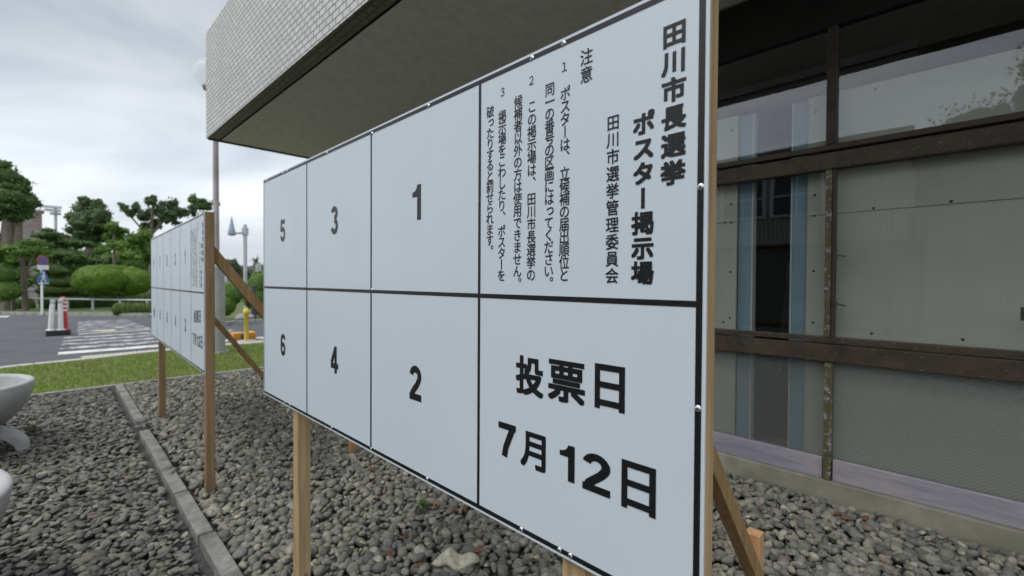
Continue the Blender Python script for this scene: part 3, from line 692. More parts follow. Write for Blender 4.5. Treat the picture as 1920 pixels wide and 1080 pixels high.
Y0, Y1 = -7.0, 6.65; ZB = 2.95; ZT = 4.235
def strip(xa, xb, z): return [(fx(Y0)+xa, Y0, z), (fx(Y1)+xa, Y1, z), (fx(Y1)+xb, Y1, z), (fx(Y0)+xb, Y0, z)]
cn = MB().add([(fx(Y0), Y0, ZB), (fx(Y1), Y1, ZB), (fx(Y1), Y1, ZT), (fx(Y0), Y0, ZT)], [(0, 1, 2, 3)], 0)
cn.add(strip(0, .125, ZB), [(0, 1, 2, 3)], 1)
cn.add([(fx(Y0), Y0, ZT), (fx(Y1), Y1, ZT), (7, Y1, ZT), (7, Y0, ZT)], [(0, 1, 2, 3)], 2)
cn.add([(fx(Y1), Y1, ZB), (7, Y1, ZB), (7, Y1, ZT), (fx(Y1), Y1, ZT)], [(0, 1, 2, 3)], 3)
a, b = strip(.125, .125, ZB)[:2]; a2_, b2_ = strip(.125, .125, ZB+.03)[:2]
cn.add([a, b, b2_, a2_], [(0, 1, 2, 3)], 4)
cn.add(strip(.125, .150, ZB+.03), [(0, 1, 2, 3)], 4)
a, b = strip(.150, .150, ZB+.005)[:2]; a2_, b2_ = strip(.150, .150, ZB+.03)[:2]
cn.add([a, b, b2_, a2_], [(0, 1, 2, 3)], 4)
cn.add([(fx(Y0)+.15, Y0, ZB+.005), (fx(Y1)+.15, Y1, ZB+.005), (7, Y1, ZB+.005), (7, Y0, ZB+.005)], [(0, 1, 2, 3)], 2)
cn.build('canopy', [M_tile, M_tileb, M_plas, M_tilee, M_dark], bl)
MB().box((fx(Y1)+.02, Y1-.03, ZB-.012), (7, Y1+.004, ZB+.002)).build('drip_edge', M_dark, bl)
MB().box((3.6, 6.5, -.2), (8, 6.62, 2.94)).build('wall', M_plas, bl)

# ------------------------------------------------------------------ planters
M_plant = noisy('smooth_white_concrete', (.34, .345, .34), (.43, .435, .43), 7, .75, .2, .002, c3=(.26, .26, .24))
M_psoil = noisy('planter_soil', (.06, .05, .035), (.13, .11, .08), 40, .95, .9, .01)
def planter(x, y, label, R0=.50, sx=1.0, zt=.50):
    root = empty('planter', (x, y, 0), label, 'planter', 'pale concrete planters on the gravel')
    prof = [(.12, .16), (.27, .175), (.37, .22), (.44, .30), (.48, .39), (.50, zt-.012), (.492, zt-.002), (.478, zt), (.455, zt-.004), (.448, zt-.02), (.44, .39), (.42, .375)]
    prof = [(r*R0/.5, z) for r, z in prof]
    MB().lathe((x, y, 0), prof, 56, sx=sx).build('bowl', M_plant, root)
    n = 40; so_ = MB(); vs = [(x+.43*R0/.5*math.cos(2*PI*i/n)*sx, y+.43*R0/.5*math.sin(2*PI*i/n), .385) for i in range(n)]; so_.add(vs, [tuple(range(n))]); so_.build('soil', M_psoil, root)
    # arched foot: two crossing half rings
    for k in (0, 1):
        vs = []; fs = []; m = 24
        for i in range(m+1):
            t = PI*i/m
            for r, yo in ((.47, -.12), (.47, .12), (.41, .12), (.41, -.12)):
                p = Vector((r*math.cos(t)*R0/.5, yo, r*math.sin(t)*.50-.0*r))
                if k: p = Vector((-p.y, p.x*.999, p.z-.003))
                vs.append(p+Vector((x, y, 0)))
        for i in range(m):
            for j in range(4): fs.append((4*i+j, 4*i+(j+1) % 4, 4*(i+1)+(j+1) % 4, 4*(i+1)+j))
        MB().add(vs, fs, 0, False).build('arched_foot', M_plant, root, bevel=.008)
    return root
planter(-.60, 4.73, 'pale concrete bowl planter on an arched foot nearer to the lawn')
planter(-.605, 2.37, 'pale concrete bowl planter at the left edge in front of the other planter', .5)

# ------------------------------------------------------------------ street furniture
M_galv = noisy('galvanised_steel', (.34, .35, .36), (.44, .45, .46), 8, .45, .05, .001, spec=.5, metal=.3)
M_polew = noisy('grey_painted_pole', (.33, .33, .32), (.42, .42, .41), 6, .5, .05, .001, c3=(.36, .34, .32))
M_polest = noisy('stained_pole', (.27, .24, .24), (.40, .38, .37), 5, .55, .05, .001, c3=(.20, .16, .15))
q = Mat('opal_globe', .15, .5, (.86, .88, .90)); tr_ = q.node('ShaderNodeBsdfTransparent'); ms_ = q.node('ShaderNodeMixShader'); ms_.inputs[0].default_value = .82
q.L.new(q.b.outputs[0], ms_.inputs[1]); q.L.new(tr_.outputs[0], ms_.inputs[2]); q.L.new(ms_.outputs[0], q.N['Material Output'].inputs[0]); M_globe = q.m
c = pix(406, 662, 8.74); c.z = 0; px_, py_ = c.x, c.y
lp = empty('globe_lamp', (px_, py_, 0), 'tall stepped grey lamp post with a white globe behind the boards', 'street lamp')
MB().lathe((px_, py_, 0), [(.001, .035), (.19, .035), (.20, .02), (.20, 0)], 32).build('base_plate', M_conc, lp)
MB().tube([(px_, py_, .03), (px_, py_, 1.42)], [.125, .120], 28).build('lower_pole', M_polew, lp)
MB().tube([(px_, py_, 1.42), (px_, py_, 1.50), (px_, py_, 4.3)], [.120, .048, .036], 20, caps=False).build('upper_pole', M_polest, lp)
MB().lathe((px_-.08, py_, 4.55), [(.001+.235*math.sin(PI*i/20), -.235*math.cos(PI*i/20)) for i in range(21)], 36).build('globe', M_globe, lp)
MB().lathe((px_-.08, py_, 4.27), [(.036, 0), (.09, .02), (.11, .07), (.10, .09)], 24).build('globe_collar', M_polest, lp)

# arm lamp with a cone shade
Y = 22.0; p0 = pix(460, 560, Y); top = pix(460, 421, Y); arm = pix(437, 437, Y)
root = empty('arm_lamp', (p0.x, Y, gz(Y)), 'slim grey lamp post with a side arm and pointed shade', 'street lamp')
MB().tube([(p0.x, Y, gz(Y)), (p0.x, Y, top.z)], .075, 12).build('pole', M_galv, root)
MB().tube([(p0.x, Y, top.z-.35), (arm.x+.1, Y, arm.z)], .04, 10).tube([(p0.x, Y, top.z-.45), (p0.x, Y, top.z-.15)], .13, 12).build('arm', M_galv, root)
MB().lathe((arm.x-.05, Y, 0), [(.01, pix(435, 405, Y).z), (.07, pix(435, 420, Y).z), (.155, pix(435, 438, Y).z), (.14, pix(435, 441, Y).z), (.05, pix(435, 442, Y).z)], 20).build('lamp_shade', noisy('blue_grey_enamel', (.22, .27, .34), (.30, .35, .42), 4, .4, 0), root)

# delineator posts on a base
M_wpost = noisy('white_delineator', (.62, .63, .62), (.72, .72, .71), 12, .5, .05, .001, c3=(.5, .5, .48))
M_red = noisy('red_delineator', (.42, .03, .04), (.52, .05, .06), 10, .45, .05, .001)
M_blackp = noisy('black_rubber', (.02, .02, .02), (.045, .043, .04), 14, .85, .3, .003)
gb = gz(15.6)
bse = MB()
for (x, y) in ((-.02, 15.75), (.14, 15.75)): bse.box((x-.14, y-.16, gb-.03), (x+.155, y+.16, gb+.085))
p = pix(110, 622, 15.7)
tag(MB().box((pix(86, 620, 15.7).x, 15.5, gb-.03), (pix(133, 620, 15.7).x, 15.95, gb+.10)).build('post_base', M_blackp, bevel=.02), 'dark rubber base block carrying the three traffic posts', 'traffic base')
def delin(pxb, pxt, pyt, red, label, y):
    a = pix(pxb, 618, y); a.z = gb+.10; b = pix(pxt, pyt, y); h = b-a
    root = empty('traffic_post', a, label, 'traffic post', None if red else 'white traffic posts on the rubber base')
    MB().lathe(a, [(.001, .03), (.05, .03), (.085, .012), (.09, 0)], 20).build('foot', M_red if red else M_wpost, root)
    if red:
        MB().tube([a+h*.02, a+h*.55, a+h*.98, b], [.062, .055, .048, .02], 20).build('shaft', M_red, root)
        for t in (.56, .68, .80, .91):
            MB().tube([a+h*t, a+h*(t+.05)], [.0575, .0565], 20, caps=False).build('reflective_band', M_wpost, root)
    else:
        MB().tube([a+h*.02, a+h*.86], [.052, .048], 20).build('shaft', M_wpost, root)
        MB().tube([a+h*.86, a+h*.90, a+h*.91, b], [.036, .036, .052, .045], 20).build('cap', M_wpost, root)
delin(95, 99, 562, False, 'left white traffic post leaning slightly on the dark rubber base', 15.72)
delin(114, 113, 562, False, 'middle white traffic post close beside the red striped one', 15.70)
delin(122, 118, 556, True, 'red traffic post with white reflective bands on the road', 15.80)

# road sign post
Y = 30.1; s0 = pix(79, 590, Y); gy = gz(Y)
root = empty('road_sign', (s0.x, Y, gy), 'road sign post with a round no parking sign above a blue triangle crossing sign', 'road sign')
M_swh = Mat('sign_white', .4, .4, (.72, .73, .74)).m; M_sbl = Mat('sign_blue', .4, .4, (.05, .13, .34)).m; M_srd = Mat('sign_red', .4, .4, (.34, .05, .07)).m
topz = pix(79, 480, Y).z
MB().tube([(s0.x, Y, gy), (s0.x, Y, topz)], .042, 14).build('pole', M_swh, root)
def disc(c, r, y, mt, name, par, n=28, th=.006):
    vs = [(c[0]+r*math.cos(2*PI*i/n), yy, c[1]+r*math.sin(2*PI*i/n)) for yy in (y, y+th) for i in range(n)]
    return MB().add(vs, [tuple(range(n)), tuple(range(2*n-1, n-1, -1))]+[(i, n+i, n+(i+1) % n, (i+1) % n) for i in range(n)]).build(name, mt, par)
cz = pix(79, 489, Y).z
pl = disc((s0.x, cz), .255, Y-.07, M_srd, 'no_parking_disc', root, th=.02); disc((s0.x, cz), .19, Y-.078, M_sbl, 'blue_field', pl)
MB().bar((s0.x-.135, Y-.084, cz+.135), (s0.x+.135, Y-.084, cz-.135), .006, .05).build('red_slash', M_srd, pl)
z = pix(79, 502, Y).z; MB().box((s0.x-.26, Y-.075, z-.09), (s0.x+.26, Y-.06, z+.12)).build('supplementary_plate', M_swh, root, bevel=.01)
zt, zb = pix(79, 507, Y).z, pix(79, 529, Y).z
def tri(mt, name, k, y, par):
    cx = s0.x; m = (zt+zb)/2-.05; pts = [(cx-.33*k, m+(zb-m)*k), (cx+.33*k, m+(zb-m)*k), (cx+.06*k, m+(zt-m)*k), (cx-.06*k, m+(zt-m)*k)]
    return MB().add([(a, y, b) for a, b in pts]+[(a, y+.012, b) for a, b in pts], [(0, 1, 2, 3), (7, 6, 5, 4), (0, 4, 5, 1), (1, 5, 6, 2), (2, 6, 7, 3), (3, 7, 4, 0)]).build(name, mt, par)
t1 = tri(M_sbl, 'crossing_plate', 1, Y-.07, root)
tw = MB(); m = (zt+zb)/2
# walking figure on the triangle: head, body, arms, striding legs
for i in range(12): pass
tw.add([(s0.x+.05*math.cos(2*PI*i/12), Y-.078, m+.17+.05*math.sin(2*PI*i/12)) for i in range(12)], [tuple(range(12))])
for a, b, w_ in (((0, .12), (0, -.08), .09), ((0, -.06), (-.13, -.27), .05), ((0, -.06), (.12, -.27), .05), ((0, .08), (-.13, -.04), .035), ((0, .08), (.12, -.03), .035)):
    tw.bar((s0.x+a[0], Y-.078, m+a[1]), (s0.x+b[0], Y-.078, m+b[1]), .003, w_)
for xx in (-.2, -.1, 0, .1, .2): tw.box((s0.x+xx-.035, Y-.077, m-.36), (s0.x+xx+.035, Y-.074, m-.30))
tw.build('pedestrian_symbol', M_swh, t1)
root.rotation_euler.z = R(46)

# pedestrian rail
rl = empty('guard_rail', (0, 33, gz(33)), 'low grey pipe guard rail along the far pavement', 'railing')
ra = pix(-60, 558, 40); rbp = pix(285, 563, 32.0)
def rpt(px): 
    t = (px+60)/345; Yy = 1/((1-t)/40+t/32.0); return pix(px, 558+5*t, Yy)
MB().tube([rpt(-60), rpt(0), rpt(100), rpt(200), rpt(285)], .05, 10).build('rail', M_galv, rl)
for q_ in (-40, 20, 127, 174, 225, 276):
    a = rpt(q_); MB().tube([a, (a.x, a.y, gz(a.y)+.02)], .055, 10).build('post', M_galv, rl)

# yellow bollard with orange blocks
M_yel = noisy('yellow_paint', (.60, .44, .05), (.70, .53, .09), 12, .5, .05, .001); M_org = noisy('orange_plastic', (.62, .25, .03), (.72, .33, .05), 12, .5, .05, .001, c3=(.5, .24, .05))
Y = 10.35; p = pix(462, 640, Y); g0 = gz(Y)-.03
root = empty('yellow_bollard', (p.x, Y, g0), 'yellow bollard standing on a white plate at the edge of the lawn', 'bollard')
MB().lathe((p.x, Y, g0), [(.001, .035), (.16, .035), (.19, .02), (.19, 0)], 24).build('base_plate', M_polew, root)
tz = pix(462, 577, Y).z
MB().lathe((p.x, Y, 0), [(.04, g0+.03), (.042, tz-.14), (.058, tz-.13), (.06, tz-.07), (.05, tz-.05), (.035, tz-.04), (.035, tz-.01), (.001, tz)], 18).build('shaft', M_yel, root)
yb0 = 10.75
for (pa, pb, lb) in ((438, 450, 'orange plastic barrier block left of the yellow bollard'), (466, 478, 'orange plastic barrier block right of the yellow bollard')):
    A = pix(pa, 640, yb0); B_ = pix(pb, 640, yb0); ztb = pix(460, 624, yb0).z
    mb = MB().box((A.x, yb0, gz(yb0)-.03), (B_.x+.02, yb0+.3, ztb)); mb.box((A.x+.02, yb0-.008, gz(yb0)+.03), (B_.x, yb0+.001, ztb-.03))
    tag(mb.build('barrier_block', M_org, bevel=.015), lb, 'barrier', 'orange barrier blocks')
A = pix(449, 640, yb0); B_ = pix(459, 640, yb0)
tag(MB().box((A.x, yb0+.08, gz(yb0)-.03), (B_.x+.05, yb0+.35, pix(455, 627, yb0).z)).box((A.x, yb0+.079, gz(yb0)+.05), (B_.x+.05, yb0+.07, gz(yb0)+.07)).build('drain_cover', noisy('rusty_box', (.12, .07, .04), (.2, .13, .08), 12), bevel=.01), 'brown box between the two orange blocks behind the bollard', 'box')
# banner on a pole
Y = 19; a = pix(415, 512, Y); b = pix(425, 568, Y)
root = empty('banner', ((a.x+b.x)/2, Y, gz(Y)), 'tall blue and white banner flag beside the lamp post', 'banner')
q = Mat('blue_white_banner', .8, .2); f = q.noise(1, 3, .5, q.vec((3, 3, 5))); q.col(q.ramp(f, [(.45, (.60, .66, .78)), (.55, (.22, .30, .62))])); M_ban = q.m
n = 12; vs = []
for i in range(n+1):
    t = i/n; zz = a.z+(b.z-a.z)*t
    for k in range(5): vs.append((a.x+(b.x-a.x)*k/4+.02*math.sin(t*7), Y+.05*math.sin(t*6+k*1.3), zz))
MB().add(vs, [(5*i+k, 5*i+k+1, 5*i+k+6, 5*i+k+5) for i in range(n) for k in range(4)], 0, True).build('cloth', M_ban, root).modifiers.new('thickness', 'SOLIDIFY').thickness = .004
MB().tube([(a.x-.02, Y, gz(Y)), (a.x-.02, Y, a.z+.1)], .02, 8).build('pole', M_swh, root)
# grey notice pillar and dark post on the right
Y = 24; a = pix(480, 494, Y); b = pix(490, 520, Y)
root = empty('sign_pillar', (pix(485, 520, Y).x, Y, gz(Y)), 'grey board on a post among the far right bushes', 'sign')
MB().box((a.x, Y, b.z), (b.x, Y+.08, a.z)).build('board', M_galv, root, bevel=.02); MB().tube([((a.x+b.x)/2, Y+.04, gz(Y)), ((a.x+b.x)/2, Y+.04, b.z)], .05, 8).build('post', M_galv, root)
Y = 17.2; a = pix(473, 538, Y); b = pix(481, 590, Y)
tag(MB().box((a.x, Y, gz(Y)), (b.x, Y+.15, a.z)).box((a.x-.02, Y-.02, a.z), (b.x+.02, Y+.17, a.z+.04)).build('stone_marker', noisy('dark_stone', (.03, .035, .04), (.07, .075, .08), 8, .5), bevel=.02), 'dark upright stone marker beside the right hand bushes', 'stone')
M_brk = noisy('garden_rock', (.20, .20, .19), (.33, .33, .31), 12, .9, .8, .02)
for k, (px, py, r_) in enumerate(((452, 590, .2), (468, 592, .17))):
    Y = 17.0; c = pix(px, py, Y); rock('rock', (c.x, Y, gz(Y)+.1), (r_, r_*.8, r_*.75), ('rounded grey garden rock left under the right hand bushes', 'rounded grey garden rock nearer the dark stone marker')[k], M_brk, 20+k)

# ------------------------------------------------------------------ trees and shrubs
M_bark = noisy('bark', (.10, .08, .06), (.24, .20, .16), 9, .95, .8, .03)
IV1, IF1 = ico(3)
def foliage(name, blobs, leaf, dens, cols, parent, seed, core=.80, flat=0.0, droop=0):
    """blobs: (center Vector, rx, ry, rz). leaf cards on and inside each clump, around a rough inner leafy mass"""
    rr = np.random.default_rng(seed); VV = []; FF = []; CC = []; base = 0
    cols = np.array(cols)
    if not flat: leaf *= .74; dens *= 1.0
    QF = []; 
    if not flat:
        nb = []
        for c, rx, ry, rz in blobs:
            nb.append((c, rx*.8, ry*.8, rz*.8))
            for q_ in range(7):
                dd = rr.normal(size=3); dd /= np.linalg.norm(dd); f_ = rr.uniform(.32, .5)
                nb.append((Vector((c.x+dd[0]*rx*.72, c.y+dd[1]*ry*.72, c.z+dd[2]*rz*.72)), rx*f_, ry*f_, rz*f_*.85))
        blobs = nb
    for c, rx, ry, rz in blobs:
        r3 = np.array([rx, ry, rz]); area = 4*PI*((rx*ry)**1.6/3+(rx*rz)**1.6/3+(ry*rz)**1.6/3)**(1/1.6)
        n = max(40, int(area*dens/(leaf*leaf)))
        d = rr.normal(size=(n, 3)); d /= np.linalg.norm(d, axis=1)[:, None]
        ph = rr.uniform(0, 6, 3); lump = 1+.16*np.sin(d[:, 0]*5+ph[0])*np.sin(d[:, 1]*5+ph[1])+.12*np.sin(d[:, 2]*7+ph[2])*np.sin(d[:, 0]*9+ph[1])
        rad = lump*(1.18-.55*rr.random(n)**1.3)
        if flat: rad = lump**.45*(1.03-.10*rr.random(n)); n_ = 0
        p = np.array(c[:])+d*r3*rad[:, None]
        nrm = d*.7+rr.normal(size=(n, 3))*.6; nrm /= np.linalg.norm(nrm, axis=1)[:, None]
        t = np.cross(nrm, rr.normal(size=(n, 3))); t /= np.linalg.norm(t, axis=1)[:, None]; b = np.cross(nrm, t)
        s = leaf*rr.uniform(.5, 1.1, n)[:, None]
        q = np.stack([p-t*s*.5, p+b*s*.32, p+t*s*.5, p-b*s*.32], 1)
        VV.append(q.reshape(-1, 3)); FF.append(np.arange(4*n).reshape(-1, 4)+base); base += 4*n
        k = cols[rr.integers(0, len(cols), n)]*rr.uniform(.6, 1.45, (n, 1)); cl_ = rr.uniform(.75, 1.3)
        CC.append(np.repeat(np.concatenate([k*cl_, np.ones((n, 1))], 1), 4, 0))
        # inner mass
        dv = IV1; lp_ = 1+.16*np.sin(dv[:, 0]*5+ph[0])*np.sin(dv[:, 1]*5+ph[1])+.12*np.sin(dv[:, 2]*7+ph[2])*np.sin(dv[:, 0]*9+ph[1])
        if flat: lp_ = lp_**.45
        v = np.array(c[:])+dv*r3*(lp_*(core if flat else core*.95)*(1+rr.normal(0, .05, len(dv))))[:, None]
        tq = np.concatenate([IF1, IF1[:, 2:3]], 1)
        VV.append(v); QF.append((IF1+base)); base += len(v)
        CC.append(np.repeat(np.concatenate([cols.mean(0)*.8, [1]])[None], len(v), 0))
    V = np.concatenate(VV); Cc = np.concatenate(CC)
    quads = np.concatenate(FF); tris = np.concatenate(QF)
    me = bpy.data.meshes.new(name)
    if parent is not None:
        Mi = np.array(parent_matrix(parent).inverted()); V = V@Mi[:3, :3].T+Mi[:3, 3]
    me.vertices.add(len(V)); me.vertices.foreach_set('co', V.astype(np.float32).ravel())
    loops = np.concatenate([quads.ravel(), tris.ravel()]).astype(np.int32); me.loops.add(len(loops)); me.loops.foreach_set('vertex_index', loops)
    st = np.concatenate([np.arange(len(quads))*4, len(quads)*4+np.arange(len(tris))*3]).astype(np.int32)
    me.polygons.add(len(st)); me.polygons.foreach_set('loop_start', st); me.update(calc_edges=True)
    a = me.color_attributes.new('tint', 'FLOAT_COLOR', 'POINT'); a.data.foreach_set('color', Cc.astype(np.float32).ravel())
    me.materials.append(M_leaf); me.validate(); o = bpy.data.objects.new(name, me); C.objects.link(o)
    if parent is not None: o.parent = parent
    return o
def pb(px, py, rx, ry, Y, dep=1.0):
    s = ppm(Y, px); c = pix(px, py, Y); k = math.cos(math.atan((px-960)/(F*1000)))
    return (c, rx/s*.86, max(rx, ry)/s*.8*dep, ry/s)
DG = [(.060, .118, .034), (.088, .160, .042), (.115, .195, .055)]
MG = [(.095, .18, .032), (.135, .235, .045), (.165, .275, .06)]
BG = [(.095, .18, .015), (.13, .23, .02), (.16, .27, .03)]
FG = [(.06, .095, .06), (.08, .115, .07)]
def tree(kind, label, blobs, Y, leaf, dens, cols, trunks, seed, cat='tree', group=None, flat=0, core=.8, far=False):
    bs = [pb(*b, Y + (rng.uniform(-1.2, 1.2) if not flat else 0)) for b in blobs]
    base = trunks[0][0] if trunks else None
    bx_ = pix(base[0], base[1], Y) if base else bs[0][0]
    root = empty(kind, (bx_.x, Y, gz(Y)), label, cat, group)
    foliage('crown' if cat == 'tree' else 'foliage', bs, leaf, dens, cols, root, seed, core=core, flat=flat)
    if trunks:
        mb = MB()
        for i, t in enumerate(trunks):
            pts = [pix(x, y, Y) for x, y, r in t]; 
            if i == 0: pts[0].z = gz(Y)-.1
            s = ppm(Y, t[0][0]); mb.tube(pts, [r/s for x, y, r in t], 9, caps=False)
        mb.build('trunk', M_bark, root)
    return root
tree('pine_tree', 'big dark cloud pruned pine with thick twin trunks at the left edge',
     [(8, 330, 32, 28), (-25, 345, 32, 34), (35, 350, 30, 22), (18, 368, 38, 26), (52, 376, 24, 18), (10, 388, 38, 22), (42, 394, 24, 16), (-20, 400, 34, 28), (22, 402, 32, 14)],
     38, .30, .85, DG+[(.07, .12, .03)], [[(14, 560, 10), (12, 460, 9), (14, 420, 8), (16, 370, 5)], [(30, 480, 8), (33, 440, 6.5), (36, 405, 5)], [(-4, 500, 8), (-8, 440, 6), (-12, 400, 4)]], 1)
tree('pine_tree', 'low spreading bright green pine branches in front of the big trunks',
     [(15, 474, 34, 14), (55, 468, 32, 15), (80, 478, 15, 10), (-15, 485, 30, 20), (35, 490, 34, 12), (60, 455, 18, 8)], 37, .26, .85, MG, [[(48, 560, 5), (44, 520, 4), (40, 480, 4)], [(44, 520, 3), (64, 480, 2)]], 2)
tree('pine_tree', 'dense dark layered conifer behind the road sign',
     [(110, 452, 34, 14), (90, 440, 26, 12), (140, 458, 34, 12), (120, 478, 48, 14), (150, 492, 40, 12), (105, 500, 40, 12), (130, 512, 40, 10), (85, 520, 30, 16)], 44, .32, .75, DG, [[(120, 560, 4), (122, 500, 4), (124, 445, 2)]], 3)
tree('camphor_tree', 'large round crowned tree rising above the hedges left of centre',
     [(168, 395, 26, 24), (150, 408, 24, 22), (186, 402, 20, 26), (165, 422, 36, 22), (190, 432, 22, 22), (145, 432, 20, 20), (170, 446, 30, 16), (158, 380, 14, 12), (180, 384, 16, 14), (205, 440, 14, 14)],
     52, .34, .85, [(.070, .115, .045), (.095, .15, .055), (.13, .18, .075)], [[(166, 560, 5), (164, 490, 4), (166, 440, 3)], [(164, 490, 3), (182, 440, 2)]], 4)
tree('young_tree', 'smaller light green tree just right of the round crowned tree',
     [(212, 424, 16, 14), (222, 440, 16, 14), (206, 448, 16, 16), (232, 432, 10, 8), (218, 460, 20, 12)], 50, .30, .8, MG, [[(214, 560, 3), (214, 480, 2.5), (214, 440, 2)]], 5)
tree('camphor_tree', 'gappy tree of separate pruned clumps behind the smaller board',
     [(232, 388, 12, 9), (242, 400, 10, 8), (258, 390, 10, 12), (268, 404, 12, 12), (284, 378, 12, 14), (280, 400, 14, 16), (302, 392, 16, 16), (322, 386, 18, 18), (318, 408, 24, 16), (340, 400, 16, 14), (362, 396, 12, 12), (290, 420, 18, 12), (276, 428, 12, 12)],
     46, .30, .85, [(.055, .095, .042), (.078, .125, .05), (.105, .155, .065)], [[(284, 560, 4), (282, 480, 3.5), (284, 430, 3), (286, 390, 1.5)], [(282, 470, 2.4), (262, 425, 1.6), (240, 400, 1.2)], [(284, 440, 2.4), (306, 415, 1.8), (330, 400, 1.2)]], 6, core=.7)
tree('tall_shrub', 'mid green tree filling the gap below the pruned clumps',
     [(252, 450, 22, 18), (275, 462, 22, 22), (245, 478, 22, 14), (268, 440, 14, 12), (285, 485, 20, 18), (255, 498, 26, 14)], 42, .28, .75, MG, [[(262, 560, 3), (262, 500, 3), (264, 450, 2)]], 7, core=.75)
tree('camphor_tree', 'dark tree reaching out beside the globe lamp post', [(362, 372, 10, 12), (405, 380, 9, 6), (375, 385, 22, 14), (385, 410, 22, 20), (375, 440, 26, 20)], 48, .30, .85, DG, [[(385, 560, 4), (384, 450, 3), (380, 400, 2)]], 8)
for k, (px, py, rx, ry, Y_, lb) in enumerate(((75, 470, 40, 30, 62, 'broad green tree filling the skyline just right of the pine trunks'), (120, 475, 34, 34, 66, 'green tree half hidden behind the layered conifer'),
        (200, 490, 34, 26, 58, 'rounded tree behind the top of the clipped azaleas'), (245, 470, 30, 34, 64, 'tall leafy tree beneath the gappy pruned tree'), (155, 500, 34, 22, 56, 'low bushy tree between the conifer and the azaleas'),
        (22, 512, 44, 44, 60, 'dark tree mass low behind the trunks of the edge pine'), (268, 500, 30, 30, 57, 'leafy tree directly above the right clipped azalea'), (180, 470, 36, 26, 68, 'tree filling the gap beneath the large round crown'),
        (300, 470, 34, 40, 62, 'leafy tree hidden mostly behind the smaller board'))):
    tree('broadleaf_tree', lb, [(px, py, rx*.7, ry*.7), (px-rx*.5, py+ry*.3, rx*.5, ry*.5), (px+rx*.5, py+ry*.25, rx*.5, ry*.5), (px, py+ry*.6, rx*.7, ry*.4)], Y_, .34, .8, [DG, MG][k % 2], [[(px, 560, 4), (px, py, 3)]], 50+k)
# far wooded hill
mb = MB(); n = 70; pts = []
for i in range(n+1):
    px = -250+i*(900/n); hh = 478+6*math.sin(i*.35)+4*math.sin(i*.9)+3*math.sin(i*1.7)
    if px > 330: hh += 10
    pts.append(pix(px, hh, 240))
vs = []
for p in pts: vs += [(p.x, 240, -3), (p.x, 250, p.z*.7), (p.x*1.02, 262, p.z), (p.x*1.2, 330, p.z*.8)]
mb.add(vs, [(4*i+k, 4*i+k+1, 4*i+k+5, 4*i+k+4) for i in range(n) for k in range(3)], 0, True)
q = Mat('wooded_hill', .95, .1); f = q.noise(.35, 6, .75); q.col(q.ramp(f, [(.35, (.07, .115, .10)), (.65, (.16, .22, .18))])).bump(f, 1.0, 3); tag(mb.build('hills', q.m), kind='structure')
# shrubs
tree('azalea_mound', 'large smooth clipped bright green azalea mound left of the smaller board', [(188, 524, 46, 27)], 34, .13, 1.2, BG, [], 11, 'shrub', None, flat=1, core=.97)
tree('azalea_mound', 'clipped green azalea mound close against the smaller board', [(250, 527, 36, 26)], 34.6, .13, 1.2, BG, [], 12, 'shrub', None, flat=1, core=.97)
tree('azalea_mound', 'clipped azalea mound peeking over the two in front', [(212, 512, 36, 16)], 37, .13, 1.2, BG, [], 13, 'shrub', None, flat=1, core=.97)
tree('tiered_topiary', 'three tiered clipped green topiary right of the road sign', [(112, 509, 17, 8), (116, 530, 28, 9), (112, 545, 36, 10)], 37, .10, 1.0, [(.07, .12, .025), (.10, .15, .035)], [], 14, 'shrub', None, flat=1, core=.97)
tree('round_shrub', 'rounded dark shrub at the left edge behind the guard rail', [(-2, 512, 26, 22), (5, 545, 30, 20)], 36, .12, .95, MG, [], 15, 'shrub', None, flat=1, core=.95)
def hedge(name, p0x, p1x, pyt, pyb, Y, label, cols, seed, dep=.8):
    bs = []; n = max(3, int((p1x-p0x)/9)); s = ppm(Y)
    for i in range(n):
        px = p0x+(p1x-p0x)*(i+.5)/n; bs.append(pb(px, (pyt+pyb)/2, (p1x-p0x)/n*1.05, (pyb-pyt)/2*1.02, Y, .9))
    r_ = empty(name, (bs[0][0].x, Y, gz(Y)), label, 'hedge'); foliage('foliage', bs, .10, .95, cols, r_, seed, flat=1, core=.96); return r_
hedge('box_hedge', 216, 283, 568, 592, 25.7, 'low clipped light green hedge beside the far kerb', [(.10, .15, .03), (.13, .18, .04)], 21)
hedge('dark_hedge', 78, 280, 546, 584, 39.5, 'long dark green hedge behind the guard rail', DG, 22)
hedge('low_hedge', 80, 240, 540, 556, 38.3, 'thin mid green clipped hedge row below the azalea mounds', MG, 23)
hedge('dark_hedge', -60, 60, 558, 588, 41, 'dark hedge at the left end behind the guard rail', DG, 24)
# right hand gap between the boards
tree('round_shrub', 'rounded bright shrub behind the yellow bollard', [(436, 548, 24, 22), (425, 570, 18, 22)], 18.0, .075, 1.0, MG, [], 31, 'shrub', None, flat=1, core=.95)
tree('round_shrub', 'tall green shrub at the left edge of the large board', [(490, 532, 26, 24), (478, 558, 26, 24), (498, 570, 26, 26)], 18.6, .075, 1.0, MG, [], 32, 'shrub', None, flat=1, core=.95)
tree('broadleaf_tree', 'small rounded far tree left of the arm lamp', [(434, 497, 14, 16), (428, 512, 14, 14), (444, 508, 10, 12)], 60, .35, .85, [(.07, .11, .06), (.09, .13, .07)], [[(434, 545, 2), (434, 505, 2)]], 33)
tree('broadleaf_tree', 'hazy far trees between the arm lamp and the large board', [(452, 515, 16, 14), (470, 512, 18, 12), (490, 516, 16, 12)], 75, .4, .85, FG, [[(468, 545, 2), (468, 515, 2)]], 34)
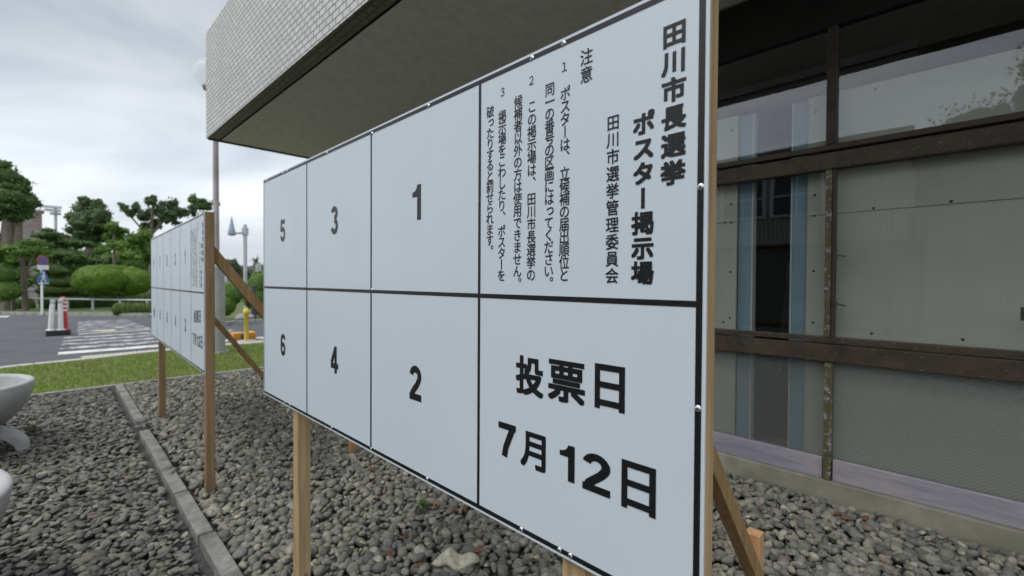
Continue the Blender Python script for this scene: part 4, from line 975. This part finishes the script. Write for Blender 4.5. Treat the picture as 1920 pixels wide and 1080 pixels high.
# palm
Y = 55; c = pix(480, 492, Y)
root = empty('palm_tree', (c.x, Y, gz(Y)), 'distant palm tree with a spiky crown near the large board', 'tree')
MB().tube([(c.x, Y, gz(Y)), (c.x, Y, c.z)], [.35, .28], 10).build('trunk', M_bark, root)
fr = []; cl = []; Fq = []; k = 0; rr = np.random.default_rng(9)
for i in range(34):
    th = rr.uniform(0, 2*PI); el = rr.uniform(-.4, 1.3); ln = rr.uniform(1.0, 1.5)
    for j in range(5):
        def pp(t): return Vector((c.x, Y, c.z))+Vector((math.cos(th)*math.cos(el)*ln*t, math.sin(th)*math.cos(el)*ln*t, math.sin(el)*ln*t-.45*t*t*ln))
        a = pp(j/5); b = pp((j+1)/5); sd_ = (b-a).cross(Vector((0, 0, 1))).normalized()*.09*(1-j/6)
        fr += [(a-sd_)[:], (a+sd_)[:], (b+sd_*.8)[:], (b-sd_*.8)[:]]; Fq.append([k, k+1, k+2, k+3]); k += 4; cl += [(.10, .14, .07, 1)]*4
npmesh('fronds', np.array(fr), np.array(Fq), M_leaf, root, np.array(cl))

# far building and floodlight
Y = 120; a = pix(20, 393, Y); b = pix(100, 393, Y); s = ppm(Y, 60)
root = empty('hall_building', (a.x, Y, gz(Y)), 'distant grey brown concrete hall rising behind the pine', 'building')
M_hall = noisy('weathered_concrete', (.20, .19, .18), (.30, .285, .27), .8, .9, .2, .02, c3=(.22, .17, .15))
MB().box((a.x, Y, gz(Y)), (b.x-1.5, Y+3, a.z)).build('wall', M_hall, root); MB().box((a.x-.3, Y-.3, a.z), (b.x-1.2, Y+3.3, a.z+.35)).build('parapet', M_conc, root)
for k in range(3):
    x = a.x+(b.x-a.x)*(.35+.2*k); MB().box((x, Y-.1, a.z-7), (x+1.3, Y-.003, a.z-5.2)).build('window', M_room, root)
Y = 150; c = pix(104, 388, Y); g_ = pix(104, 430, Y)
root = empty('floodlight_mast', (c.x, Y, gz(Y)), 'distant stadium floodlight mast behind the concrete hall', 'floodlight')
MB().tube([(c.x, Y, gz(Y)), (c.x, Y, c.z)], .28, 8).build('mast', M_galv, root)
s = ppm(Y, 100)
for k, (w0, w1) in enumerate(((-19, 7), (-12, 6), (-6, 6))):
    z = pix(104, 389+6*k, Y).z; fb = MB().box((c.x+w0/s*1.2, Y-.2, z-.12), (c.x+w1/s*1.2, Y+.2, z+.12)); 
    m_ = 7-k
    for j in range(m_):
        x = c.x+(w0+(w1-w0)*(j+.5)/m_)/s*1.2; fb.box((x-.25, Y-.6, z-.28), (x+.25, Y-.21, z+.28))
    fb.build('lamp_row', M_galv, root)

# ------------------------------------------------------------------ across the forecourt (seen mirrored in the windows)
M_corr = None
q = Mat('corrugated_cladding', .6, .4); wv = q.node('ShaderNodeTexWave'); wv.wave_type = 'BANDS'; wv.bands_direction = 'Y'; wv.inputs['Scale'].default_value = 2.2; q.L.new(q.vec(), wv.inputs['Vector'])
q.col(q.ramp(wv.outputs['Fac'], [(.2, (.34, .34, .31)), (.8, (.50, .50, .46))])).bump(wv.outputs['Fac'], .8, .04); M_corr = q.m
tag(MB().box((-19, -18, -.1), (-15.5, 1.3, 3.7)).box((-19.2, -18.2, 3.7), (-15.3, 1.5, 3.85)).build('storage_building', M_corr), 'long low corrugated shed mirrored in the lower window glass', 'building')
root = empty('annex_building', (-12, 7, 0), 'grey annex with a row of windows mirrored in the window glass', 'building')
MB().box((-18, 1.4, -.1), (-12, 15, 5.6)).build('wall', M_corr, root)
MB().box((-18.3, 1.1, 5.6), (-11.7, 15.3, 5.85)).build('roof', M_conc, root)
M_dg = Mat('dark_window_glass', .08, .6, (.03, .04, .045)).m
for k in range(6):
    y = 3.4+k*1.75; f_ = MB().box((-11.99, y-.08, 3.52), (-11.94, y+1.52, 4.98)).build('window_frame', M_swh, root)
    for j in range(2):
        for i in range(2): MB().box((-11.935, y+.72*j+.02, 3.6+.68*i), (-11.925, y+.68+.72*j, 4.22+.68*i)).build('pane', M_dg, f_)
MB().box((-11.99, 2, 0), (-11.9, 14.5, 1.1)).build('base_panel', M_dg, root)
def loose_tree(x, y, h, label, seed, blobs):
    root = empty('broadleaf_tree', (x, y, 0), label, 'tree')
    foliage('crown', [(Vector((x+a, y+b, h*c_)), r_*1.1, r_*1.1, r_*.95) for a, b, c_, r_ in blobs], .22, .8, DG+MG, root, seed)
    MB().tube([(x, y, -.1), (x+.1, y, h*.4), (x, y+.1, h*.7)], [.25, .2, .1], 10).build('trunk', M_bark, root)
loose_tree(-20, -.3, 9.2, 'round tree mirrored in the upper window glass', 41, [(0, .9, .46, 1.7), (0, -.8, .55, 1.7), (0, 1.2, .60, 1.4), (0, 0, .78, 1.6), (.3, 1.3, .68, 1.5), (0, -1.2, .7, 1.5), (.2, .4, .55, 2.0), (0, 2.4, .5, 1.3)])
loose_tree(-19, -4.0, 11.5, 'tall tree mirrored at the far end of the upper window glass', 42, [(0, 0, .8, 2.2), (.3, 1.6, .68, 1.8), (0, -1.8, .7, 2.2), (.2, .4, .5, 2.6), (0, 2.6, .5, 1.5)])
